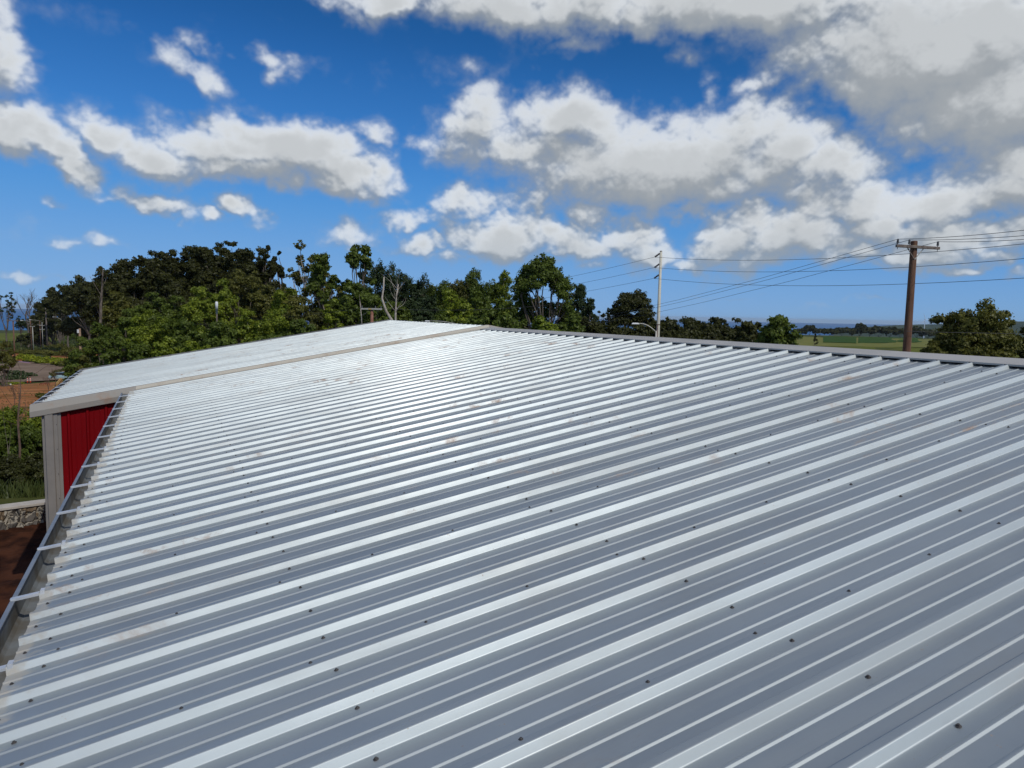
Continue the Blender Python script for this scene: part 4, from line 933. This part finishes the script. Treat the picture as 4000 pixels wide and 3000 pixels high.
# ------------------------------------------------------------------ stone wall with concrete cap
def stone_mat():
    M = bpy.data.materials.new('lava_rock_rubble'); M.use_nodes = True; t = NT(M.node_tree); p = t.n['Principled BSDF']; p.inputs['Roughness'].default_value = .9
    tcn = t.new('ShaderNodeTexCoord'); nz = t.noise(tcn.outputs['Object'], 2.5, 3)
    ad = t.new('ShaderNodeVectorMath', operation='MULTIPLY_ADD'); t.l.new(nz.outputs['Color'], ad.inputs[0]); ad.inputs[1].default_value = (.35,)*3; t.l.new(tcn.outputs['Object'], ad.inputs[2])
    v1 = t.new('ShaderNodeTexVoronoi', feature='DISTANCE_TO_EDGE'); v1.inputs['Scale'].default_value = 3.1; t.l.new(ad.outputs[0], v1.inputs['Vector'])
    v2 = t.new('ShaderNodeTexVoronoi'); v2.inputs['Scale'].default_value = 3.1; t.l.new(ad.outputs[0], v2.inputs['Vector'])
    sx = t.new('ShaderNodeSeparateColor'); t.l.new(v2.outputs['Color'], sx.inputs[0])
    c = t.mix(sx.outputs[0], (.045, .04, .037, 1), (.115, .095, .075, 1)); c = t.mix(t.smooth(sx.outputs[1], .75, .8), c, (.20, .13, .065, 1))
    n2 = t.noise(tcn.outputs['Object'], 12, 4); c = t.mix(t.math('MULTIPLY', n2.outputs[0], .5), c, (.16, .15, .13, 1))
    c = t.mix(t.smooth(v1.outputs['Distance'], .07, .03), c, (.36, .32, .25, 1)); t.l.new(c, p.inputs['Base Color'])
    b = t.new('ShaderNodeBump'); b.inputs['Distance'].default_value = .06; b.inputs['Strength'].default_value = .8; t.l.new(t.smooth(v1.outputs['Distance'], 0, .12), b.inputs['Height']); t.l.new(b.outputs[0], p.inputs['Normal'])
    return M
pA = on_ground(-260, 17.3); pB = on_ground(380, 20.6)
dv = (pB-pA); dv.z = 0; L_ = dv.length; dv.normalize(); nv = Vector((dv.y, -dv.x, 0))
topA = (ray(-260, 2035)*17.3)[2]; topB = (ray(380, 1949)*20.6)[2]
wall = empty('stone_wall', pA, label='low lava rock wall with pale concrete cap behind the red building corner', cat='wall')
V = []; Fc = []; nseg, nh = 60, 8; rng = np.random.default_rng(5)
for i in range(nseg+1):
    f = i/nseg; p = pA+dv*L_*f; zt_ = topA+(topB-topA)*f-.07
    for k in range(nh+1):
        z = -6.4+(zt_+6.4)*k/nh; off = .03*rng.normal() if 0 < k < nh else 0
        q = p+nv*off; V.append((q.x-pA.x, q.y-pA.y, z-pA.z))
for i in range(nseg):
    for k in range(nh): a = i*(nh+1)+k; Fc.append((a, a+nh+1, a+nh+2, a+1))
b = MB(); b.add(V, Fc)
# back face
b.add([((pA-nv*.38)-pA)[:2]+(0,) for _ in ()], [])
q0 = -nv*.38; q1 = dv*L_-nv*.38
b.add([(q0.x, q0.y, -.4), (q1.x, q1.y, -.4), (q1.x, q1.y, topB-.07-pA.z), (q0.x, q0.y, topA-.07-pA.z)], [(0, 1, 2, 3)])
b.build('rubble', stone_mat(), wall)
b = MB(); e = .04
cs = []
for f, tz in ((0, topA), (1, topB)):
    p = dv*L_*f
    for o_, z in ((e, -.07), (e, 0), (-.42, 0), (-.42, -.07)): q = p+nv*o_; cs.append((q.x, q.y, tz-pA.z+z))
b.add(cs, [(0, 4, 5, 1), (1, 5, 6, 2), (2, 6, 7, 3), (3, 7, 4, 0), (0, 1, 2, 3), (7, 6, 5, 4)]); b.build('wall_cap', M_conc, wall, bevel=.008)

# ------------------------------------------------------------------ poles, lamps, wires
def pole_pts(pb, pt, depth, base=None):
    """bottom and top of an upright pole whose top is seen at pt"""
    T = at(pt[0], pt[1], depth); B = Vector((T.x, T.y, ground(T.x, T.y)))
    return B, T
def crossarm_dir(p0, p1, z0, z1): return (at(p1[0], p1[1], z1)-at(p0[0], p0[1], z0))
# big wooden pole on the right
B, T = pole_pts(None, (3571, 943), 31); lean = Vector((-.10, 0, 0))
wp = empty('utility_pole', B, label='brown wooden utility pole with single crossarm and three insulators, right of the pasture', cat='utility pole')
H = T.z-B.z; b = MB(); b.tube([(0, 0, -.5), (.01, 0, H*.5), (0, 0, H)], [.185, .165, .135], 20); b.tube([(0, 0, H), (0, 0, H+.02)], [.135, .11], 20); b.build('pole_shaft', M_wood, wp, smooth=True).modifiers.new('e', 'EDGE_SPLIT')
a0 = at(3500, 960, 30.6)-B; a1 = at(3668, 970, 31.2)-B; ad = (a1-a0); aL = ad.length; ad.normalize(); ang = math.atan2(ad.y, ad.x); tl = math.asin(ad.z)
fwd = Vector((-Fv[0], -Fv[1], 0)).normalized()
mid = (a0+a1)/2+fwd*.02; b = MB(); b.box(mid, (aL, .10, .12), rz=ang, tilt=Matrix.Rotation(-tl, 3, 'Y')); b.build('crossarm', M_wood2, wp, bevel=.01)
b = MB(); b.box(Vector((0, 0, 0))+Vector((-.04, 0, a0.z+.0))+fwd*.16, (.26, .012, .13), rz=ang)
b.build('number_plate', M_yel, wp)
for sx in (-1, 1):
    b = MB(); cpt = Vector((0, 0, mid.z))+ad*.45*sx; b.box((cpt+Vector((0, 0, mid.z-.55)))/2+fwd*.14, (math.hypot(.45, .5), .012, .035), rz=ang, tilt=Matrix.Rotation(math.atan2(-.5*sx, .45)*1, 3, 'Y') if True else None)
    b.build('crossarm_brace', M_galv if sx > 0 else M_wood2, wp)
INS = []
for f in (.035, .30, .965):
    p = a0+ad*aL*f+Vector((0, 0, .06)); b = MB()
    b.lathe([(.018, 0), (.018, .05), (.05, .05), (.055, .09), (.035, .10), (.055, .13), (.035, .15), (.05, .18), (.03, .22), (.02, .24)], (p.x, p.y, p.z), 12); b.build('insulator', M_insg, wp, smooth=False)
    b = MB(); b.tube([(p.x, p.y, p.z-.2), (p.x, p.y, p.z-.10)], .012, 6); b.build('insulator_pin', M_dark, wp)
    INS.append(B+p+Vector((0, 0, .22)))
# white transmission pole
B2, T2 = pole_pts(None, (2582, 983), 84)
tp_ = empty('utility_pole', B2, label='tall pale pole with three slanted insulators beside the smaller domed tree', cat='utility pole')
H = T2.z-B2.z; b = MB(); b.tube([(0, 0, -.5), (0, 0, H*.5), (0, 0, H)], [.23, .20, .145], 14); b.build('pole_shaft', M_pole, tp_, smooth=True)
Rn_ = Vector((Rv[0], Rv[1], 0)).normalized()
b = MB(); o_ = Rn_*-.12+fwd*.18; b.tube([(o_.x, o_.y, 0), (o_.x, o_.y, H*.525)], .075, 8); b.build('cable_pipe', M_stain, tp_, smooth=True)
b = MB(); b.tube([(0, 0, H*.525), (0, 0, H*.525+.12)], .21, 14); b.build('pole_band', M_stain, tp_, smooth=True)
b = MB(); b.tube([(0, 0, H), (0, 0, H+.10)], [.15, .12], 14); b.build('pole_cap', M_stain, tp_, smooth=True)
INS2 = []
for k, py in enumerate((995, 1036, 1078)):
    z = (ray(2575, py)*84)[2]-B2.z; p0 = Rn_*-.14+Vector((0, 0, z+.15)); p1 = p0+Rn_*-.55+Vector((0, 0, -.42))
    b = MB(); n_ = 11; b.tube([p0.lerp(p1, i/(n_-1)) for i in range(n_)], [.05 if i % 2 == 0 else .14 for i in range(n_)], 8); b.build('insulator', M_insul, tp_); INS2.append(B2+p1)
def wire(name, label, pts, r=.016, sag=None, group=None):
    """catenary pieces through the given points"""
    out = []
    for i in range(len(pts)-1):
        p, q = pts[i], pts[i+1]; sg = (sag[i] if sag else .0)
        for k in range(17):
            if i and k == 0: continue
            t = k/16; c = p.lerp(q, t); c.z -= sg*4*t*(1-t); out.append(c)
    o_ = pts[0]; b = MB(); b.tube([c-o_ for c in out], r, 5); o = b.build(name, M_wire); o.location = o_
    return tag(o, label=label, cat='power line', group=group)
WG = 'power lines'
for k, (ip, ly, ry, nm) in enumerate(zip(INS2, (1150, 1172, 1196), (899, 962, 1050), ('highest', 'middle', 'lowest'))):
    wire('power_line', nm+' line hung from the slanted insulators of the pale pole', [at(1750, ly-10, 200), ip, at(4500, ry, 40)], .018, [1.2, .9], WG)
wl = [(1700, 1196, 190), (1700, 1204, 190), (1700, 1214, 190)]
for ip, l, ry, nm in zip(INS, wl, (830, 866, 880), ('left', 'middle', 'right')):
    wire('power_line', nm+' line resting on top of the brown crossarm pole', [at(*l), ip, at(4500, ry, 20)], .010, [4.6, .15], WG)
wire('power_line', 'single low line leaving the brown wooden pole to the right above the dark trees', [at(3540, 1294, 31), at(4400, 1303, 33)], .008, [.05], WG)
# street lamps
def street_lamp(label, foot, head, depth, pole_top=None, pr=.07, polemat=None, hs=1.):
    """pole at foot column, curved arm out to the lamp head"""
    P = at(foot[0], foot[1], depth); G = Vector((P.x, P.y, ground(P.x, P.y))); Hd = at(head[0], head[1], depth)-G; A = P-G
    r = empty('street_lamp', G, label=label, cat='street lamp', group='street lamps')
    top = (pole_top if pole_top else A.z+.15); b = MB(); b.tube([(0, 0, -.3), (0, 0, top)], [pr*1.3, pr], 10); b.build('pole_shaft', polemat or M_galv, r, smooth=True)
    pts_ = []; 
    for i in range(9):
        t = i/8; e = 1-(1-t)**2; pts_.append(Vector((A.x+(Hd.x-A.x)*t, A.y+(Hd.y-A.y)*t, A.z+(Hd.z-A.z)*(e*.92+.08*t)+.06*math.sin(math.pi*t))))
    b = MB(); b.tube(pts_, [.055*hs]*9, 8); b.build('lamp_arm', M_galv, r, smooth=True)
    d = (Hd-A); d.z = 0; d.normalize(); an = math.atan2(d.y, d.x)
    b = MB(); b.box(Hd+d*.35*hs, (.85*hs, .32*hs, .16*hs), rz=an, taper=.7); b.build('lamp_head', M_white, r, bevel=.03*hs)
    return r
street_lamp('street lamp with curved arm pointing left at the foot of the pale pole', (2563, 1298), (2495, 1264), 76, pr=.09)
street_lamp('street lamp with curved arm just over the roof peak in the middle', (1832, 1282), (1678, 1254), 62, pole_top=None, pr=.07, polemat=M_wood2, hs=.55)
street_lamp('street lamp with pale curved arm before the dark clump on the left', (246, 1256), (212, 1238), 300, pr=.10, polemat=M_bark, hs=1.0)
# far left poles
def xpole(label, top, depth, armw, arm_dz=0., r=.15, m_=M_wood, arms=1, lamp=None):
    T_ = at(top[0], top[1], depth); G = Vector((T_.x, T_.y, ground(T_.x, T_.y))); Hh = T_.z-G.z
    e = empty('utility_pole', G, label=label, cat='utility pole', group='utility poles on the left')
    b = MB(); b.tube([(0, 0, -.4), (0, 0, Hh)], [r*1.25, r], 10); b.build('pole_shaft', m_, e, smooth=True)
    ang_ = math.atan2(Rn_.y, Rn_.x)+.1
    for k in range(arms):
        z = Hh-arm_dz-k*1.6; b = MB(); b.box((0, 0, z)+fwd*.14 if False else Vector((0, 0, z))+fwd*.16, (armw, .16, .18), rz=ang_); b.build('crossarm', M_galv if m_ is M_galv else M_wood2, e)
        for s2 in (-.46, -.18, .46):
            q = Vector((math.cos(ang_), math.sin(ang_), 0))*armw*s2+fwd*.16+Vector((0, 0, z+.09)); b = MB(); b.lathe([(.03, 0), (.08, .05), (.05, .14), (.08, .2), (.04, .3)], q, 8); b.build('insulator', M_insg, e)
    if lamp:
        for s2, dz in lamp:
            q = Rn_*s2; b = MB(); b.tube([Vector((0, 0, Hh-dz)), q*.5+Vector((0, 0, Hh-dz+.35)), q+Vector((0, 0, Hh-dz+.45))], .06, 6); b.build('lamp_arm', M_galv, e)
            b = MB(); b.box(q*1.08+Vector((0, 0, Hh-dz+.45)), (.9, .35, .2), rz=ang_); b.build('lamp_head', M_white, e)
    return e
xpole('wooden pole with wide pale crossarm at the far left', (51, 1253), 185, 2.7)
xpole('wooden pole with a street lamp arm reaching left, behind the left crossarm pole', (119, 1252), 290, 2., arm_dz=1.5, lamp=[(-3.3, .5)])
xpole('pale metal pole beside the wooden lamp pole near the white tank', (127, 1275), 288, 2., r=.12, m_=M_galv)
xpole('thin dark pole with short arms right of the wooden lamp pole', (155, 1252), 300, 2., arm_dz=1.8, r=.10, arms=1, lamp=[(-3.6, .2)])
xpole('thin pale metal pole just left of the tall grey pole', (164, 1258), 295, 2., arm_dz=1.4, r=.09, m_=M_galv, arms=2)
T_ = at(178, 1190, 310); G = Vector((T_.x, T_.y, ground(T_.x, T_.y))); b = MB(); b.tube([(0, 0, -.4), (0, 0, T_.z-G.z)], [.36, .24], 10); o = b.build('utility_pole', M_wood2, smooth=True); o.location = G
tag(o, label='tall plain grey pole without arms in front of dark conifers', cat='utility pole', group='utility poles on the left')
# crossarm pole behind the roof peak
T_ = at(1453, 1206, 52); G = Vector((T_.x, T_.y, ground(T_.x, T_.y))); Hh = T_.z-G.z
e = empty('utility_pole', G, label='reddish wooden pole with grey crossarm rising just behind the roof peak', cat='utility pole')
b = MB(); b.tube([(0, 0, -.4), (0, 0, Hh)], [.13, .105], 12); b.build('pole_shaft', mat('red_brown_wood', (.20, .08, .05, 1), (.27, .13, .09, 1), rough=.85), e, smooth=True)
an = math.atan2(Rn_.y, Rn_.x); b = MB(); b.box(Vector((0, 0, Hh-.02))+fwd*.13, (1.5, .1, .11), rz=an); b.build('crossarm', M_galv, e, bevel=.01)
b = MB(); b.box(Vector((0, 0, Hh-.02))+fwd*.19-Rn_*.12, (.22, .012, .09), rz=an); b.build('number_plate', M_yel, e)
for s2 in (-.68, .28, .68):
    q = Rn_*s2+fwd*.13+Vector((0, 0, Hh+.03)); b = MB(); b.lathe([(.02, 0), (.045, .03), (.03, .09), (.045, .12), (.02, .17)], q, 8); b.build('insulator', M_insg, e)
wire('power_line', 'faint line along the trees left and right of the crossarm behind the roof peak', [at(300, 1275, 95), at(1433, 1202, 52), at(2150, 1190, 60)], .008, [.6, .3], WG)
T_ = at(1785, 1248, 45); G = Vector((T_.x, T_.y, ground(T_.x, T_.y)))

# ------------------------------------------------------------------ small things on the left
def place(px, py): p = gp(px, py); return p, Vector(Fv).dot(p)
p, dp = place(147, 1339); u = dp/F_PX
tk = empty('water_tank', p, label='white tank beside the poles on the left grass', cat='tank')
b = MB(); R_ = 9.5*u; b.lathe([(R_, 0), (R_, 9*u), (R_*.95, 10.5*u), (R_*.55, 12.2*u), (R_*.18, 12.8*u)], n=20); b.build('tank_body', M_white, tk, smooth=True)
b = MB(); b.lathe([(R_*.2, 12.5*u), (R_*.2, 13.6*u), (R_*.1, 13.8*u)], n=10); b.build('tank_lid', M_white, tk)
p, dp = place(129, 1341); u = dp/F_PX; b = MB(); b.box((0, 0, 2*u), (14*u, 5*u, 4*u), rz=-.4, taper=.92); o = b.build('pipe_box', M_white, bevel=.05); o.location = p; tag(o, label='low white box left of the white tank', cat='box')
p, dp = place(110, 1339); u = dp/F_PX; b = MB(); b.lathe([(6*u, 0), (6.3*u, 3*u), (5.5*u, 6*u), (3.5*u, 7.6*u), (1*u, 8.4*u)], n=16); o = b.build('green_tank', M_green, smooth=True); o.location = p; tag(o, label='small bright green dome left of the white tank', cat='tank')
# pink pipe along the driveway edge
p0, p1 = gp(75, 1413, .25), gp(117, 1419, .25); b = MB(); b.tube([(0, 0, 0), p1-p0], .14, 10); o = b.build('pipe', M_pink); o.location = p0; tag(o, label='pink pipe lying along the far driveway edge', cat='pipe')
# delineators
for px, lab in ((108, 'orange and white traffic delineator, left of the pair'), (119, 'orange and white traffic delineator, right of the pair')):
    p, dp = place(px, 1498); u = dp/F_PX; h = 22*u
    r_ = empty('traffic_delineator', p, label=lab, cat='traffic cone', group='delineators on the driveway')
    b = MB(); b.box((0, 0, .04), (.4, .4, .08), taper=.8); b.build('base', M_tyre, r_)
    b = MB(); b.lathe([(.13, .08), (.11, h*.5), (.09, h*.93), (.05, h)], n=12); b.build('post', M_orange, r_, smooth=True)
    for f in (.55, .78):
        b = MB(); b.lathe([(.123, h*f), (.115, h*(f+.1))], n=12); b.build('reflective_band', M_refl, r_)
# small white sign
p, dp = place(42, 1507); u = dp/F_PX; r_ = empty('small_sign', p, label='small white sign on the red soil by the lime plants', cat='sign')
b = MB(); b.box((0, 0, 5.5*u), (5.5*u, .04, 5*u), rz=-.45); b.build('sign_panel', M_white, r_); b = MB(); b.tube([(0, .03, 0), (0, .03, 7*u)], .03, 6); b.build('post', M_galv, r_)
# white sign on a sawn trunk
T_ = at(311, 1283, 92); r_ = empty('sign_post', Vector((T_.x, T_.y, ground(T_.x, T_.y))), label='brown post carrying a small white board in front of the green trees', cat='sign')
Hh = T_.z-r_.location.z; b = MB(); b.tube([(0, 0, -.3), (0, 0, Hh)], [.15, .13], 10); b.build('post', mat('tan_post_wood', (.24, .15, .09, 1), (.3, .2, .13, 1), rough=.9), r_, smooth=True)
b = MB(); b.box(Vector((0, 0, Hh-.35))-Rn_*.14+fwd*.12, (.24, .05, .45), rz=an); b.build('sign_panel', M_white, r_)
# white tube on a pole among the bright trees
T_ = at(846, 1178, 60); r_ = empty('pole_transformer', Vector((T_.x, T_.y, ground(T_.x, T_.y))), label='narrow white tube standing up among the bright green trees', cat='pole')
Hh = T_.z-r_.location.z; b = MB(); b.tube([(0, 0, -.3), (0, 0, Hh-.85)], .06, 8); b.build('post', M_bark, r_, smooth=True)
b = MB(); b.lathe([(.08, Hh-1.02), (.08, Hh-.66), (.11, Hh-.66), (.11, Hh-.03), (.05, Hh)], n=12); b.build('tube_body', M_white, r_, smooth=True)
# blue tarp
p = at(1182, 1268, 60); b = MB(); n = 8; V = []
for i in range(n+1):
    for j in range(n+1):
        V.append(((i/n-.5)*1.1+.03*math.sin(j*2.1), .08*math.sin(i*1.3+j*.9), (j/n)*.9*(1-.25*abs(i/n-.5))))
b.add(V, [(i*(n+1)+j, (i+1)*(n+1)+j, (i+1)*(n+1)+j+1, i*(n+1)+j+1) for i in range(n) for j in range(n)])
o = b.build('tarp', M_tarp, smooth=True); o.location = p-Vector((0, 0, .5)); o.rotation_euler = (0, 0, -.45); tag(o, label='small blue-white tarp hanging between dark tree stems', cat='tarp'); o.modifiers.new('s', 'SOLIDIFY').thickness = .02
# car
p, dp = place(243, 1482); car = empty('parked_car', p, rz=-.15, label='pale blue car parked beyond the far roof gutter, mostly hidden by shrubs', cat='car')
def loft(secs, name, m_, parent, smooth=True):
    b = MB(); n = len(secs[0]); V = [v for s3 in secs for v in s3]; b.add(V, [(i*n+j, i*n+(j+1) % n, (i+1)*n+(j+1) % n, (i+1)*n+j) for i in range(len(secs)-1) for j in range(n)]+[tuple(range(n-1, -1, -1)), tuple((len(secs)-1)*n+j for j in range(n))])
    return b.build(name, m_, parent, bevel=.03)
def sec(x, w, z0, z1, tw): return [(x, -w, z0), (x, w, z0), (x, w*1.03, (z0+z1)/2), (x, w*tw, z1), (x, -w*tw, z1), (x, -w*1.03, (z0+z1)/2)]
body = loft([sec(-2.25, .78, .35, .70, .9), sec(-2.1, .86, .25, .85, .92), sec(-1.1, .9, .22, .95, .94), sec(.9, .9, .22, .95, .94), sec(1.9, .86, .25, .82, .92), sec(2.25, .74, .38, .66, .9)], 'body', M_carp, car)
loft([sec(-1.75, .74, .93, .96, .9), sec(-1.2, .72, .94, 1.42, .8), sec(.25, .72, .94, 1.45, .8), sec(1.05, .74, .93, .97, .9)], 'window', M_glass, car)
b = MB(); b.box((-.45, 0, 1.46), (1.35, 1.15, .04), taper=.95); b.build('car_roof', M_carp, car, bevel=.02)
for sx in (-1.4, 1.4):
    for sy in (-.82, .82):
        b = MB(); b.tube([(sx, sy-.1, .33), (sx, sy+.1, .33)], .33, 18); w_ = b.build('wheel', M_tyre, car); b = MB(); b.tube([(sx, sy-.105, .33), (sx, sy+.105, .33)], .19, 12); b.build('rim', M_galv, w_)
for sy in (-.6, .6):
    b = MB(); b.box((2.2, sy, .62), (.1, .3, .12)); b.build('headlight', M_refl, car)
# rusty frame
p, dp = place(172, 1506); r_ = empty('rusty_frame', p, label='rusty steel frame standing on the red soil by the bare shrub', cat='machinery'); u = dp/F_PX
for a, c in (((-11, 0), (13, 0)), ((-11, 0), (-8, 9)), ((13, 0), (11, 10)), ((-8, 9), (11, 10)), ((-2, 0), (0, 9)), ((5, 0), (5, 10))):
    for off in (-.5, .5):
        b = MB(); b.tube([Rn_*a[0]*u+Vector((0, 0, a[1]*u))+fwd*off, Rn_*c[0]*u+Vector((0, 0, c[1]*u))+fwd*off], .08, 6); b.build('frame_bar', M_rust, r_)
b = MB()
for a in ((-8, 9), (11, 10)): b.tube([Rn_*a[0]*u+Vector((0, 0, a[1]*u))-fwd*.5, Rn_*a[0]*u+Vector((0, 0, a[1]*u))+fwd*.5], .07, 6)
b.build('frame_bar', M_rust, r_)
# pile of cut yellow stalks
rng = np.random.default_rng(9); p0_ = gp(218, 1518)
b = MB(); q1_ = at(240, 1495, Vector(Fv).dot(p0_))-p0_
for k in range(14):
    a = Vector(rng.normal(size=3))*.25; a.z = abs(a.z); b.tube([a+q1_*(.2*rng.random()), a+q1_*(.7+.5*rng.random())+Vector((0, 0, .2))], .07, 6)
o = b.build('cut_stalks', M_strawc); o.location = p0_; tag(o, label='pile of cut yellow stalks seen over the far roof gutter', cat='brush pile')
# sheds on the right behind the cap
for (xa, xb, py, dp, lab, m_) in ((2590, 2655, 1322, 120, 'low pale flat-roofed shed right of the pale pole, just over the roof cap', M_wallp), (2710, 2757, 1324, 120, 'small shed with a pale green sloping roof, just over the roof cap', M_wallp)):
    A_ = at(xa, py, dp); Bq = at(xb, py+(2 if xa < 2700 else 6), dp); c = (A_+Bq)/2; G = Vector((c.x, c.y, ground(c.x, c.y)-.1)); d = Bq-A_; w_ = Vector((d.x, d.y)).length; an_ = math.atan2(d.y, d.x)
    r_ = empty('shed', G, label=lab, cat='shed', rz=an_); hh = c.z-G.z
    b = MB(); b.box((0, w_*.35, hh/2-.1), (w_*.94, w_*.7, hh-.2)); b.build('wall', m_, r_)
    b = MB(); b.box((0, w_*.35, hh), (w_*1.02, w_*.8, .14), tilt=Matrix.Rotation(math.atan2(-d.z, w_), 3, 'Y')); b.build('roof', M_roofp, r_)
    b = MB(); b.box((0, -.01, hh*.42), (w_*.2, .03, hh*.6)); b.build('door', M_stain, r_)
# wind turbine
T_ = at(3613, 1249, 4300); G = Vector((T_.x, T_.y, -104)); tu = empty('wind_turbine', G, label='tiny white wind turbine on the far hill right of the wooden pole', cat='wind turbine')
Hh = T_.z-G.z; b = MB(); b.tube([(0, 0, 0), (0, 0, Hh)], [2.4, 1.5], 10); b.build('tower', M_white, tu); b = MB(); b.box((0, 0, Hh+1), (4, 8, 3.4), rz=-YAW); b.build('nacelle', M_white, tu)
for k in range(3):
    a = math.radians(90+20+120*k); d = Rn_*math.cos(a)+Vector((0, 0, math.sin(a))); c0 = Vector((0, 0, Hh+1))+fwd*5
    b = MB(); b.tube([c0, c0+d*12, c0+d*40], [1.0, 1.6, .35], 6); b.build('blade', M_white, tu)
# wire fence at the right behind the cap
p0_, p1_ = on_ground(3150, 38), on_ground(3900, 34); fe = empty('wire_fence', p0_, label='chain link fence behind the roof cap at the foot of the wooden pole', cat='fence')
d = p1_-p0_; npst = 9; b = MB()
topz = .0
for k in range(npst+1):
    q = d*(k/npst); gz_ = ground(p0_.x+q.x, p0_.y+q.y)-p0_.z; hh = (ray(3150+750*k/npst, 1402+6*k/npst)*(38-4*k/npst))[2]-p0_.z
    b2 = MB(); b2.tube([(q.x, q.y, gz_), (q.x, q.y, hh)], .03, 8); b2.build('post', M_galv, fe)
for k in range(170):
    f = k/170; q = d*f; hh = (ray(3150+750*f, 1403+6*f)*(38-4*f))[2]-p0_.z
    for s2 in (-1, 1):
        q2 = d*min(1, max(0, f+s2*.04)); b.tube([(q.x, q.y, hh), (q2.x, q2.y, hh-1.3)], .004, 3, cap=False)
b.build('mesh_wire', M_galv, fe)
# ------------------------------------------------------------------ air
b = MB(); b.box((0, 0, -160), (80000, 80000, 390)); hz_ = b.build('haze', []); tag(hz_, kind='stuff')
M = bpy.data.materials.new('haze_air'); M.use_nodes = True; t = NT(M.node_tree); t.n.clear(); v = t.new('ShaderNodeVolumePrincipled')
v.inputs['Density'].default_value = 2.5e-5; v.inputs['Color'].default_value = (.75, .87, 1, 1); oo = t.new('ShaderNodeOutputMaterial'); t.l.new(v.outputs[0], oo.inputs['Volume']); hz_.data.materials.append(M)
print('objects', len(bpy.data.objects), 'trees', TREES)
